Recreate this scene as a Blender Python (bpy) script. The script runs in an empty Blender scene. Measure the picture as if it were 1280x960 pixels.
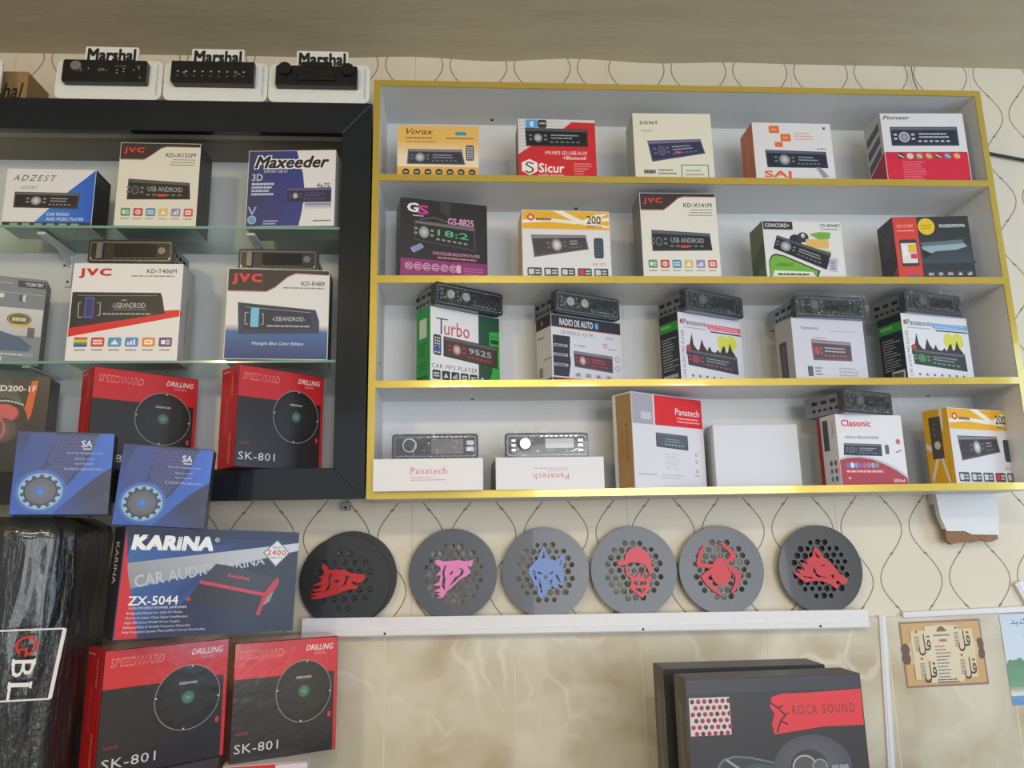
import bpy, bmesh, math, random
from math import sin, cos, pi, radians as R
from mathutils import Matrix, Vector
random.seed(7)
S = bpy.context.scene
COL = S.collection

# ------------------------------------------------------------------ camera
EYE = 1.55
def set_camera():
    f, p, y, r = 960.0, .2034, .0641, -.0191
    fw = Vector((sin(y)*cos(p), cos(y)*cos(p), sin(p)))
    r0 = Vector((cos(y), -sin(y), 0)); u0 = r0.cross(fw)
    rt = r0*cos(r) + u0*sin(r); up = -r0*sin(r) + u0*cos(r)
    cam = bpy.data.cameras.new('camera'); ob = bpy.data.objects.new('camera', cam); COL.objects.link(ob)
    cam.sensor_fit = 'HORIZONTAL'; cam.sensor_width = 36.0; cam.lens = f*36.0/1280
    cam.clip_start = .02
    m = Matrix((rt, up, -fw)).transposed().to_4x4(); m.translation = Vector((0, 0, EYE))
    ob.matrix_world = m
    S.camera = ob
set_camera()

# ------------------------------------------------------------------ world, lights, exposure
w = bpy.data.worlds.new('world'); S.world = w; w.use_nodes = True
bg = w.node_tree.nodes['Background']; bg.inputs['Color'].default_value = (.93, .96, 1.0, 1); bg.inputs['Strength'].default_value = .62
S.view_settings.view_transform = 'Standard'; S.view_settings.look = 'None'
S.view_settings.gamma = 1.0; S.view_settings.use_curve_mapping = False
S.view_settings.exposure = 0.0
def area(name, loc, target, sx, sy, power, col):
    l = bpy.data.lights.new(name, 'AREA'); l.shape = 'RECTANGLE'; l.size = sx; l.size_y = sy
    l.energy = power; l.color = col
    o = bpy.data.objects.new(name, l); COL.objects.link(o); o.location = loc
    d = Vector(target)-Vector(loc); o.rotation_euler = d.to_track_quat('-Z', 'Y').to_euler()
    return o
area('shopfront_daylight', (1.75, -3.6, 1.5), (.2, 1.8, 2.0), 2.3, 1.9, 84, (.92, .96, 1.0))
area('side_door_daylight', (2.85, .2, 1.75), (1.3, 1.5, 2.6), 1.0, 1.6, 24, (.46, .70, 1.0))
def ceiling_lamp(x, y, sx, sy, power, col): area('ceiling_panel_light', (x, y, 2.745), (x, y+.0001, 0), sx, sy, power, col)
ceiling_lamp(.15, -1.25, .50, .50, 32, (1.0, .97, .92))
for x_ in (-.10, .90, 1.76): ceiling_lamp(x_, -2.8, .32, .32, 12, (1.0, .97, .92))
def bulb(loc, power, col, r):
    l = bpy.data.lights.new('warm_bulb', 'POINT'); l.energy = power; l.color = col; l.shadow_soft_size = r
    o = bpy.data.objects.new('warm_bulb', l); COL.objects.link(o); o.location = loc
bulb((-1.2, -.6, 2.55), 34, (1.0, .76, .36), .09)

# ------------------------------------------------------------------ materials
def srgb(c):
    return tuple(((x/255.0)/12.92 if x/255.0 <= .04045 else ((x/255.0+.055)/1.055)**2.4) for x in c)
class NT:
    def __init__(s, name):
        s.m = bpy.data.materials.new(name); s.m.use_nodes = True; s.t = s.m.node_tree; s.b = s.t.nodes['Principled BSDF']
    def n(s, typ, **k):
        nd = s.t.nodes.new(typ)
        for a, v in k.items():
            if a.startswith('i_'):
                nd.inputs[int(a[2:]) if a[2:].isdigit() else a[2:].replace('_', ' ')].default_value = v
            else: setattr(nd, a, v)
        return nd
    def l(s, a, b): s.t.links.new(a, b)
    def math(s, op, a, b=None, c=None):
        nd = s.t.nodes.new('ShaderNodeMath'); nd.operation = op
        for i, x in enumerate((a, b, c)):
            if x is None: continue
            if isinstance(x, (int, float)): nd.inputs[i].default_value = x
            else: s.l(x, nd.inputs[i])
        return nd.outputs[0]
    def coords(s, scale=(1, 1, 1)):
        tc = s.n('ShaderNodeTexCoord'); mp = s.n('ShaderNodeMapping'); mp.inputs['Scale'].default_value = scale
        s.l(tc.outputs['Object'], mp.inputs['Vector']); return mp.outputs[0]
    def bump(s, h, strength=.2, dist=.001):
        b = s.n('ShaderNodeBump'); b.inputs['Strength'].default_value = strength; b.inputs['Distance'].default_value = dist
        s.l(h, b.inputs['Height']); s.l(b.outputs[0], s.b.inputs['Normal'])
def plain(name, col, rough=.5, metal=0, bump=0, bscale=80, bdist=.001, coat=0, var=.04, spec=.5, stretch=(1, 1, 1)):
    t = NT(name); b = t.b
    b.inputs['Roughness'].default_value = rough; b.inputs['Metallic'].default_value = metal
    b.inputs['Coat Weight'].default_value = coat; b.inputs['Specular IOR Level'].default_value = spec
    v = t.coords(stretch); nz = t.n('ShaderNodeTexNoise'); nz.inputs['Scale'].default_value = bscale; t.l(v, nz.inputs['Vector'])
    c = srgb(col)
    mx = t.n('ShaderNodeMix', data_type='RGBA'); mx.inputs[6].default_value = (*[x*(1-var) for x in c], 1); mx.inputs[7].default_value = (*[min(1, x*(1+var)) for x in c], 1)
    t.l(nz.outputs['Fac'], mx.inputs[0]); t.l(mx.outputs[2], b.inputs['Base Color'])
    if bump: t.bump(nz.outputs['Fac'], bump, bdist)
    return t.m
def ink(name, rough, coat, bump=.05, bscale=25, bdist=.0008):
    t = NT(name); a = t.n('ShaderNodeAttribute', attribute_name='Col'); t.l(a.outputs['Color'], t.b.inputs['Base Color'])
    t.b.inputs['Roughness'].default_value = rough; t.b.inputs['Coat Weight'].default_value = coat; t.b.inputs['Coat Roughness'].default_value = .12
    nz = t.n('ShaderNodeTexNoise'); nz.inputs['Scale'].default_value = bscale; t.l(t.coords(), nz.inputs['Vector']); t.bump(nz.outputs['Fac'], bump, bdist)
    return t.m
M = dict(
    ink=ink('printed_card', .42, 0), gloss=ink('laminated_card', .38, .18, .25, 14, .003), foil=ink('shrink_wrapped_card', .2, .7, .35, 40, .002),
    white=plain('white_melamine', (222, 224, 226), .42, bump=.05),
    cabwhite=plain('grey_white_melamine', (205, 211, 214), .4, bump=.05),
    acrylic=plain('black_acrylic', (25, 32, 39), .13, coat=.15, bump=.12, bscale=3, bdist=.01, var=.1),
    blackp=plain('black_plastic', (24, 25, 28), .32, bump=.1, bscale=200),
    greyp=plain('grey_plastic', (70, 73, 80), .35, bump=.1, bscale=60),
    silver=plain('zinc_sheet', (150, 155, 158), .38, metal=.75, bump=.3, bscale=30, bdist=.002, var=.15),
    chrome=plain('chrome_plastic', (200, 203, 208), .15, metal=.9),
    duct=plain('white_pvc', (226, 226, 231), .35, bump=.03),
    dimchrome=plain('dull_chrome', (120, 122, 128), .25, metal=.6),
    screw=plain('dark_screw', (45, 42, 38), .4, metal=.7),
    dirt=plain('old_hole', (30, 28, 26), .9),
    taupe=plain('taupe_board', (118, 112, 98), .5, bump=.05), taupe2=plain('grey_batten', (150, 146, 134), .5),
    foam=plain('foam_board', (225, 228, 228), .5, bump=.04),
    kraft=plain('brown_cardboard', (158, 126, 88), .8, bump=.2, bscale=60),
    chip=plain('broken_chipboard', (150, 118, 90), .95, bump=1, bscale=150, bdist=.004, var=.35),
    cable=plain('black_rubber', (35, 34, 36), .5),
    counter=plain('counter_laminate', (120, 105, 88), .5),
    floor=plain('floor_tiles', (150, 145, 135), .4),
)
def mat_gold():
    t = NT('gold_foil_edging'); b = t.b
    b.inputs['Base Color'].default_value = (*srgb((208, 182, 78)), 1); b.inputs['Metallic'].default_value = .45; b.inputs['Coat Weight'].default_value = 1; b.inputs['Coat Roughness'].default_value = .04
    b.inputs['Roughness'].default_value = .24
    nz = t.n('ShaderNodeTexNoise'); nz.inputs['Scale'].default_value = 7; nz.inputs['Detail'].default_value = 1; t.l(t.coords((1, 1, .5)), nz.inputs['Vector'])
    t.bump(nz.outputs['Fac'], .6, .004)
    return t.m
M['gold'] = mat_gold()
def mat_wallpaper():
    t = NT('wallpaper_with_ogee_lines'); b = t.b
    P, V, g = .1672, .2410, .019; B = P/4-g/2
    tc = t.n('ShaderNodeTexCoord'); sp = t.n('ShaderNodeSeparateXYZ'); t.l(tc.outputs['Object'], sp.inputs[0])
    x, z = sp.outputs['X'], sp.outputs['Z']
    sh = t.math('MULTIPLY', t.math('GREATER_THAN', x, .379), P/2)
    xx = t.math('SUBTRACT', t.math('ADD', x, sh), -.207)
    u = t.math('ABSOLUTE', t.math('SUBTRACT', t.math('FLOORED_MODULO', t.math('ADD', xx, P/2+P*40), P), P/2))
    ph = t.math('MULTIPLY', t.math('SUBTRACT', z, 1.567), 2*pi/V)
    c = t.math('COSINE', ph); s_ = t.math('SINE', ph)
    d = t.math('ABSOLUTE', t.math('ADD', t.math('SUBTRACT', u, P/4), t.math('MULTIPLY', c, B)))
    k = t.math('SQRT', t.math('ADD', t.math('POWER', t.math('MULTIPLY', s_, B*2*pi/V), 2), 1))
    line = t.math('LESS_THAN', t.math('DIVIDE', d, k), .00125)
    # little beads where the line crosses its middle
    dz = t.math('MULTIPLY', t.math('ABSOLUTE', t.math('ARCCOSINE', t.math('ABSOLUTE', s_))), V/(2*pi))
    bead = t.math('LESS_THAN', t.math('SQRT', t.math('ADD', t.math('POWER', dz, 2), t.math('POWER', d, 2))), .0036)
    ln = t.math('MAXIMUM', line, bead)
    seam = t.math('LESS_THAN', t.math('ABSOLUTE', t.math('SUBTRACT', t.math('FLOORED_MODULO', t.math('SUBTRACT', x, .379-5.0), .5), .0007)), .0007)
    nz = t.n('ShaderNodeTexNoise'); nz.inputs['Scale'].default_value = 3.2; nz.inputs['Detail'].default_value = 6; t.l(tc.outputs['Object'], nz.inputs['Vector'])
    base = t.n('ShaderNodeMix', data_type='RGBA'); base.inputs[6].default_value = (*srgb((216, 206, 186)), 1); base.inputs[7].default_value = (*srgb((226, 219, 203)), 1)
    t.l(nz.outputs['Fac'], base.inputs[0])
    m1 = t.n('ShaderNodeMix', data_type='RGBA'); m1.inputs[7].default_value = (*srgb((112, 96, 78)), 1)
    t.l(t.math('MULTIPLY', ln, .92), m1.inputs[0]); t.l(base.outputs[2], m1.inputs[6])
    m2 = t.n('ShaderNodeMix', data_type='RGBA'); m2.inputs[7].default_value = (*srgb((170, 152, 120)), 1)
    t.l(t.math('MULTIPLY', seam, .6), m2.inputs[0]); t.l(m1.outputs[2], m2.inputs[6])
    t.l(m2.outputs[2], b.inputs['Base Color']); b.inputs['Roughness'].default_value = .55
    n2 = t.n('ShaderNodeTexNoise'); n2.inputs['Scale'].default_value = 6; n2.inputs['Detail'].default_value = 2; t.l(t.coords((.6, 1, 2.2)), n2.inputs['Vector'])
    t.bump(n2.outputs['Fac'], .35, .012)
    return t.m
M['paper'] = mat_wallpaper()
def mat_tile():
    t = NT('cream_marble_tile'); b = t.b; v = t.coords()
    oi = t.n('ShaderNodeObjectInfo'); ad = t.n('ShaderNodeVectorMath', operation='ADD'); t.l(v, ad.inputs[0]); t.l(oi.outputs['Location'], ad.inputs[1])
    n1 = t.n('ShaderNodeTexNoise'); n1.inputs['Scale'].default_value = 6; n1.inputs['Detail'].default_value = 8; n1.inputs['Distortion'].default_value = .8; t.l(ad.outputs[0], n1.inputs['Vector'])
    r1 = t.n('ShaderNodeValToRGB'); e = r1.color_ramp.elements; e[0].position = .32; e[0].color = (*srgb((188, 174, 146)), 1); e[1].position = .72; e[1].color = (*srgb((222, 216, 198)), 1)
    m_ = r1.color_ramp.elements.new(.5); m_.color = (*srgb((206, 198, 176)), 1)
    t.l(n1.outputs['Fac'], r1.inputs[0])
    n3 = t.n('ShaderNodeTexNoise'); n3.inputs['Scale'].default_value = 4; n3.inputs['Detail'].default_value = 3; t.l(ad.outputs[0], n3.inputs['Vector'])
    mv = t.n('ShaderNodeMix', data_type='VECTOR'); mv.inputs[0].default_value = .45; t.l(ad.outputs[0], mv.inputs[4]); t.l(n3.outputs['Color'], mv.inputs[5])
    vo = t.n('ShaderNodeTexVoronoi', feature='DISTANCE_TO_EDGE'); vo.inputs['Scale'].default_value = 5.5; t.l(mv.outputs[1], vo.inputs['Vector'])
    r2 = t.n('ShaderNodeValToRGB'); e = r2.color_ramp.elements; e[0].color = (1, 1, 1, 1); e[1].position = .055; e[1].color = (0, 0, 0, 1); t.l(vo.outputs['Distance'], r2.inputs[0])
    n4 = t.n('ShaderNodeTexNoise'); n4.inputs['Scale'].default_value = 5; t.l(v, n4.inputs['Vector'])
    mk = t.math('MULTIPLY', r2.outputs[0], t.math('MULTIPLY', t.math('SMOOTH_MIN', t.math('MAXIMUM', t.math('MULTIPLY', t.math('SUBTRACT', n4.outputs['Fac'], .45), 6), 0), 1, .1), .6))
    mx = t.n('ShaderNodeMix', data_type='RGBA'); mx.inputs[7].default_value = (*srgb((228, 224, 210)), 1); t.l(mk, mx.inputs[0]); t.l(r1.outputs[0], mx.inputs[6])
    t.l(mx.outputs[2], b.inputs['Base Color']); b.inputs['Roughness'].default_value = .3
    return t.m
M['tile'] = mat_tile()
M['grout'] = plain('pale_grout', (222, 216, 200), .8)
def mat_ceiling():
    t = NT('ceiling_cloth'); b = t.b; v = t.coords((.7, 3, 1))
    n = t.n('ShaderNodeTexNoise'); n.inputs['Scale'].default_value = 6; n.inputs['Detail'].default_value = 5; t.l(v, n.inputs['Vector'])
    mx = t.n('ShaderNodeMix', data_type='RGBA'); mx.inputs[6].default_value = (*srgb((184, 173, 148)), 1); mx.inputs[7].default_value = (*srgb((196, 187, 165)), 1)
    t.l(n.outputs['Fac'], mx.inputs[0]); t.l(mx.outputs[2], b.inputs['Base Color']); b.inputs['Roughness'].default_value = .6
    t.bump(n.outputs['Fac'], .4, .01); return t.m
M['ceil'] = mat_ceiling()
def mat_glass():
    t = NT('shelf_glass'); b = t.b; b.inputs['Base Color'].default_value = (.80, .93, .89, 1); b.inputs['Roughness'].default_value = .02
    b.inputs['Transmission Weight'].default_value = 1; b.inputs['IOR'].default_value = 1.15
    return t.m
M['glass'] = mat_glass()
M['glassedge'] = plain('green_glass_edge', (120, 165, 152), .12, coat=.5)
def mat_film():
    t = NT('clear_plastic_film'); out = t.t.nodes['Material Output']
    tr = t.n('ShaderNodeBsdfTransparent'); gl = t.n('ShaderNodeBsdfGlossy'); gl.inputs['Roughness'].default_value = .05; gl.inputs['Color'].default_value = (.9, .92, .95, 1)
    n = t.n('ShaderNodeTexNoise'); n.inputs['Scale'].default_value = 34; n.inputs['Detail'].default_value = 1; n.inputs['Distortion'].default_value = 1.5; t.l(t.coords(), n.inputs['Vector'])
    bp = t.n('ShaderNodeBump'); bp.inputs['Strength'].default_value = 1; bp.inputs['Distance'].default_value = .012; t.l(n.outputs['Fac'], bp.inputs['Height'])
    t.l(bp.outputs[0], gl.inputs['Normal'])
    lw = t.n('ShaderNodeLayerWeight'); lw.inputs['Blend'].default_value = .3; t.l(bp.outputs[0], lw.inputs['Normal'])
    mx = t.n('ShaderNodeMixShader'); t.l(t.math('ADD', t.math('MULTIPLY', lw.outputs['Facing'], .10), .02), mx.inputs[0])
    t.l(tr.outputs[0], mx.inputs[1]); t.l(gl.outputs[0], mx.inputs[2]); t.l(mx.outputs[0], out.inputs['Surface'])
    return t.m
M['film'] = mat_film()
def mat_wrap():
    t = NT('black_stretch_wrap'); b = t.b; b.inputs['Base Color'].default_value = (*srgb((30, 33, 34)), 1); b.inputs['Roughness'].default_value = .2; b.inputs['Coat Weight'].default_value = .5
    n = t.n('ShaderNodeTexNoise'); n.inputs['Scale'].default_value = 22; n.inputs['Detail'].default_value = 5; n.inputs['Distortion'].default_value = .6; t.l(t.coords((2.2, 2.2, .35)), n.inputs['Vector'])
    n2 = t.n('ShaderNodeTexNoise'); n2.inputs['Scale'].default_value = 160; n2.inputs['Detail'].default_value = 3; t.l(t.coords((1, 1, .6)), n2.inputs['Vector'])
    t.bump(t.math('ADD', n.outputs['Fac'], t.math('MULTIPLY', n2.outputs['Fac'], .12)), .8, .012); return t.m
M['wrap'] = mat_wrap()
def colmat(name, col, rough=.35, **k): return plain(name, col, rough, **k)

# ------------------------------------------------------------------ mesh helpers
class MB:
    def __init__(s): s.v = []; s.f = []; s.mi = []
    def add(s, vs, fs, mi=0):
        o = len(s.v); s.v += [tuple(v) for v in vs]; s.f += [tuple(i+o for i in f) for f in fs]; s.mi += [mi]*len(fs)
    def box(s, x0, x1, y0, y1, z0, z1, mi=0):
        s.add([(x0, y0, z0), (x1, y0, z0), (x1, y1, z0), (x0, y1, z0), (x0, y0, z1), (x1, y0, z1), (x1, y1, z1), (x0, y1, z1)],
              [(0, 3, 2, 1), (4, 5, 6, 7), (0, 1, 5, 4), (1, 2, 6, 5), (2, 3, 7, 6), (3, 0, 4, 7)], mi)
    def bar(s, a, b, w, h, up=(0, 0, 1), mi=0):
        a = Vector(a); b = Vector(b); d = (b-a).normalized(); sd = d.cross(Vector(up)).normalized()*w/2; u = sd.cross(d).normalized()*h/2
        s.add([a-sd-u, a+sd-u, a+sd+u, a-sd+u, b-sd-u, b+sd-u, b+sd+u, b-sd+u],
              [(0, 3, 2, 1), (4, 5, 6, 7), (0, 1, 5, 4), (1, 2, 6, 5), (2, 3, 7, 6), (3, 0, 4, 7)], mi)
    def cyl(s, c, ax, r, h, n=20, r2=None, mi=0):
        c = Vector(c); ax = Vector(ax).normalized(); q = ax.to_track_quat('Z', 'Y'); r2 = r if r2 is None else r2
        vs = [c+q @ Vector((rr*cos(2*pi*i/n), rr*sin(2*pi*i/n), zz)) for zz, rr in ((0, r), (h, r2)) for i in range(n)]
        s.add(vs, [tuple(range(n))[::-1], tuple(range(n, 2*n))]+[(i, (i+1) % n, n+(i+1) % n, n+i) for i in range(n)], mi)
    def tube(s, pts, r, n=6, mi=0):
        pts = [Vector(p) for p in pts]; rings = []
        for i, p in enumerate(pts):
            d = (pts[min(i+1, len(pts)-1)]-pts[max(i-1, 0)]).normalized(); a = d.cross(Vector((.1, .97, .2))).normalized(); b = d.cross(a)
            rings.append([p+(a*cos(2*pi*k/n)+b*sin(2*pi*k/n))*r for k in range(n)])
        vs = [v for rg in rings for v in rg]; fs = []
        for i in range(len(pts)-1):
            for k in range(n): fs.append((i*n+k, i*n+(k+1) % n, (i+1)*n+(k+1) % n, (i+1)*n+k))
        fs += [tuple(range(n))[::-1], tuple(range((len(pts)-1)*n, len(pts)*n))]
        s.add(vs, fs, mi)
    def build(s, name, mats, parent=None, bevel=0, smooth=False, loc=None, rot=None):
        me = bpy.data.meshes.new(name); me.from_pydata(s.v, [], s.f)
        if not isinstance(mats, (list, tuple)): mats = [mats]
        for m in mats: me.materials.append(m)
        for p, i in zip(me.polygons, s.mi): p.material_index = i; p.use_smooth = smooth
        if bevel:
            bm = bmesh.new(); bm.from_mesh(me)
            bmesh.ops.bevel(bm, geom=list(bm.edges), offset=bevel, segments=1, affect='EDGES', clamp_overlap=True)
            bm.to_mesh(me); bm.free()
        return link(name, me, parent, loc, rot)
def link(name, me, parent=None, loc=None, rot=None):
    o = bpy.data.objects.new(name, me); COL.objects.link(o)
    if parent: o.parent = parent
    if loc: o.location = loc
    if rot: o.rotation_euler = rot
    return o
def thing(name, label, cat, loc=(0, 0, 0), rot=(0, 0, 0), group=None):
    o = bpy.data.objects.new(name, None); COL.objects.link(o); o.location = loc; o.rotation_euler = rot; o.empty_display_size = .05
    o['label'] = label; o['category'] = cat
    if group: o['group'] = group
    return o
def struct(o): o['kind'] = 'structure'; return o
# flat outlines (with holes) thickened by a filled curve
def plate(outlines, depth, name='plate', bevel=0):
    cu = bpy.data.curves.new(name, 'CURVE'); cu.dimensions = '2D'; cu.fill_mode = 'BOTH'; cu.extrude = depth/2; cu.bevel_depth = bevel; cu.bevel_resolution = 1
    for pts in outlines:
        sp = cu.splines.new('POLY'); sp.points.add(len(pts)-1); sp.use_cyclic_u = True
        for p, (x, y) in zip(sp.points, pts): p.co = (x, y, 0, 1)
    ob = bpy.data.objects.new(name, cu); m = ob.to_mesh()
    vs = [tuple(v.co) for v in m.vertices]; fs = [tuple(p.vertices) for p in m.polygons]
    ob.to_mesh_clear(); bpy.data.objects.remove(ob); bpy.data.curves.remove(cu)
    return vs, fs
def circ(cx, cy, r, n=40, a0=0): return [(cx+r*cos(2*pi*i/n+a0), cy+r*sin(2*pi*i/n+a0)) for i in range(n)]
def rrect(x0, y0, x1, y1, r, n=5):
    P = []
    for cx, cy, a in ((x1-r, y1-r, 0), (x0+r, y1-r, 90), (x0+r, y0+r, 180), (x1-r, y0+r, 270)):
        P += [(cx+r*cos(R(a+90*i/n)), cy+r*sin(R(a+90*i/n))) for i in range(n+1)]
    return P
_tx = {}
def glyphs(s, bold=0, shear=0, space=1.0):
    k = (s, bold, shear, space)
    if k not in _tx:
        cu = bpy.data.curves.new('lettering', 'FONT'); cu.body = s; cu.resolution_u = 2; cu.offset = bold; cu.shear = shear; cu.space_character = space
        ob = bpy.data.objects.new('lettering', cu); m = ob.to_mesh()
        vs = [(v.co.x, v.co.y) for v in m.vertices]; fs = [tuple(p.vertices) for p in m.polygons]
        ob.to_mesh_clear(); bpy.data.objects.remove(ob); bpy.data.curves.remove(cu)
        x0 = min(v[0] for v in vs); x1 = max(v[0] for v in vs); y0 = min(v[1] for v in vs); y1 = max(v[1] for v in vs)
        _tx[k] = ([((x-x0)/(x1-x0), 1-(y-y0)/(y1-y0)) for x, y in vs], fs, (x1-x0)/(y1-y0))
    return _tx[k]

# ------------------------------------------------------------------ printing on a flat face
# artwork coordinates: u 0..100 left to right, v 0..100 top to bottom
class Print:
    def __init__(s, parent, name, origin, ux, vy, nrm, mat=None, base=None, inset=0, label=None):
        s.o = Vector(origin); s.ux = Vector(ux); s.vy = Vector(vy); s.n = Vector(nrm); s.parent = parent; s.name = name; s.mat = mat or M['ink']
        s.layers = []; s.quads = None; s.stack = []; s.groups = [[name, [], [], [], label]]; s.cur = 0
        if base is not None: s.rect(0+inset, 0+inset, 100-inset, 100-inset, base)
    def part(s, name, label=None): s.groups.append([name, [], [], [], label]); s.cur = len(s.groups)-1; return s
    def main(s): s.cur = 0; return s
    def sub(s, *q):
        if len(q) == 4 and not isinstance(q[0], (tuple, list)): u0, v0, u1, v1 = q; q = ((u0, v0), (u1, v0), (u1, v1), (u0, v1))
        s.stack.append(q); return s
    def end(s): s.stack.pop(); return s
    def map(s, u, v):
        for q in reversed(s.stack):
            a, b = u/100, v/100
            u, v = [(q[0][i]*(1-a)+q[1][i]*a)*(1-b)+(q[3][i]*(1-a)+q[2][i]*a)*b for i in (0, 1)]
        return u, v
    def emit(s, pts, faces, cols):
        P = [s.map(*p) for p in pts]
        u0 = min(p[0] for p in P); u1 = max(p[0] for p in P); v0 = min(p[1] for p in P); v1 = max(p[1] for p in P)
        ly = 0
        for (a, b, c, d, k) in s.layers:
            if a < u1 and b > u0 and c < v1 and d > v0: ly = max(ly, k+1)
        s.layers.append((u0, u1, v0, v1, ly))
        g = s.groups[s.cur]; o = len(g[1]); off = .00012+.00004*ly
        g[1] += [s.o+s.ux*(u/100)+s.vy*(v/100)+s.n*off for u, v in P]
        for f in faces:
            g[2].append(tuple(i+o for i in f)); g[3] += [cols[i] for i in f] if len(cols) > 1 else [cols[0]]*len(f)
        return s
    def poly(s, pts, col): return s.emit(pts, [tuple(range(len(pts)))], [srgb(col)])
    def rect(s, u0, v0, u1, v1, col, c2=None, horiz=False):
        c = [srgb(col)] if c2 is None else ([srgb(col), srgb(c2), srgb(c2), srgb(col)] if horiz else [srgb(col), srgb(col), srgb(c2), srgb(c2)])
        return s.emit([(u0, v0), (u1, v0), (u1, v1), (u0, v1)], [(0, 1, 2, 3)], c)
    def rr(s, u0, v0, u1, v1, col, r=2): 
        asp = s.vy.length/s.ux.length; pts = []
        for cx, cy, a in ((u1-r, v0+r/asp, -90), (u1-r, v1-r/asp, 0), (u0+r, v1-r/asp, 90), (u0+r, v0+r/asp, 180)):
            pts += [(cx+r*cos(R(a+30*i)), cy+r/asp*sin(R(a+30*i))) for i in range(4)]
        return s.poly(pts, col)
    def ell(s, cu, cv, ru, rv, col, c2=None, n=28):
        pts = [(cu, cv)]+[(cu+ru*cos(2*pi*i/n), cv+rv*sin(2*pi*i/n)) for i in range(n)]
        return s.emit(pts, [(0, i+1, (i+1) % n+1) for i in range(n)], [srgb(col)] if c2 is None else [srgb(col)]+[srgb(c2)]*n)
    def ring(s, cu, cv, ru, rv, wd, col, n=40):
        k = ru/rv
        pts = [(cu+a*cos(2*pi*i/n), cv+b*sin(2*pi*i/n)) for i in range(n) for a, b in ((ru, rv), (ru-wd, rv-wd/k))]
        return s.emit(pts, [(2*i, 2*((i+1) % n), 2*((i+1) % n)+1, 2*i+1) for i in range(n)], [srgb(col)])
    def line(s, pts, wd, col):
        for (a, b), (c, d) in zip(pts, pts[1:]):
            L = math.hypot(c-a, d-b) or 1; nx, ny = -(d-b)/L*wd/2, (c-a)/L*wd/2
            s.emit([(a+nx, b+ny), (c+nx, d+ny), (c-nx, d-ny), (a-nx, b-ny)], [(0, 1, 2, 3)], [srgb(col)])
        return s
    def text(s, t, u0, v0, u1, v1, col, bold=.0, it=0, out=None, ow=.03, sp=1.0):
        g = glyphs(t, 0, it, sp); gw = .7*g[2]
        def put(b_, cc):
            # heavier strokes: the same letters overprinted a hair apart
            dx, dy = b_*.55/gw*(u1-u0), b_*.55/.7*(v1-v0)
            for sx, sy in (((-1, -1), (1, 1), (-1, 1), (1, -1)) if b_ > .004 else ((0, 0),)):
                s.emit([(u0+x*(u1-u0)+sx*dx, v0+y*(v1-v0)+sy*dy) for x, y in g[0]], g[1], [srgb(cc)])
        if out is not None:
            put(bold+ow*1.6, out); put(bold+ow*.9, out)
        put(bold, col); return s
    def vtext(s, t, u0, v0, u1, v1, col, bold=0, up=True, it=0):   # reading upwards (or downwards)
        g = glyphs(t, 0, it)
        f = (lambda x, y: (u0+y*(u1-u0), v1-x*(v1-v0))) if up else (lambda x, y: (u1-y*(u1-u0), v0+x*(v1-v0)))
        return s.emit([f(x, y) for x, y in g[0]], g[1], [srgb(col)])
    def lines(s, u0, v0, u1, v1, n, col, ragged=.3, fill=.45, right=False, seed=1):   # unreadably small print
        rd = random.Random(seed+int(u0*7+v0*13)); h = (v1-v0)/n
        pts = []; fs = []
        for i in range(n):
            L = (u1-u0)*(1-ragged*rd.random()); a = u1-L if right else u0; x = a; y = v0+h*(i+.5-fill/2)
            while x < a+L:
                wd = min((u1-u0)*rd.uniform(.05, .16), a+L-x); o = len(pts)
                pts += [(x, y), (x+wd, y), (x+wd, y+h*fill), (x, y+h*fill)]; fs.append((o, o+1, o+2, o+3)); x += wd+(u1-u0)*.018
        return s.emit(pts, fs, [srgb(col)])
    def icon(s, u0, v0, u1, v1, col, fg=(235, 235, 238), k=0, r=1.5):
        s.rr(u0, v0, u1, v1, col, r); s.sub(u0, v0, u1, v1)
        k = k % 6
        if k == 0: s.rect(18, 28, 48, 72, fg); s.lines(54, 20, 90, 80, 3, fg, .2, .5)
        elif k == 1: s.ring(50, 50, 30, 30, 10, fg, 14); s.rect(44, 20, 56, 80, fg)
        elif k == 2: s.lines(15, 20, 85, 80, 2, fg, .1, .6)
        elif k == 3: s.poly([(20, 75), (50, 20), (80, 75)], fg)
        elif k == 4: s.rect(18, 50, 32, 80, fg); s.rect(40, 34, 54, 80, fg); s.rect(62, 20, 76, 80, fg)
        else: s.rr(20, 25, 80, 75, fg, 8); s.rect(32, 42, 68, 58, col)
        return s.end()
    def radio(s, quad, body=(40, 42, 48), scr=(22, 23, 28), knob=.22, acc=(120, 125, 135), knobc=(205, 208, 212), disp=(160, 170, 180), text=None, kr=9):
        s.part('pictured_radio'); s.sub(*quad)
        s.rect(0, 0, 100, 100, body); s.rect(1.5, 4, 98.5, 16, tuple(min(255, c+45) for c in body)); s.rect(3, 18, 97, 92, scr)
        asp = 3.4
        if knob is not None:
            s.ell(knob*100, 54, kr, kr*asp, acc); s.ell(knob*100, 54, kr*.78, kr*.78*asp, knobc, tuple(int(c*.7) for c in knobc))
            for a in range(4): s.rect(knob*100+(-1 if a % 2 else 1)*(kr+5)-2.4, 36+22*(a//2), knob*100+(-1 if a % 2 else 1)*(kr+5)+2.4, 46+22*(a//2), acc)
        u = (knob or .05)*100+kr+12
        if text: s.text(text, u+2, 32, 88, 58, disp, .01)
        else: s.lines(u+2, 30, 86, 62, 2, disp, .25, .4)
        for i in range(6): s.rect(u+i*(90-u)/6, 72, u+(i+.6)*(90-u)/6, 80, acc)
        s.end(); return s.main()
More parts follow.
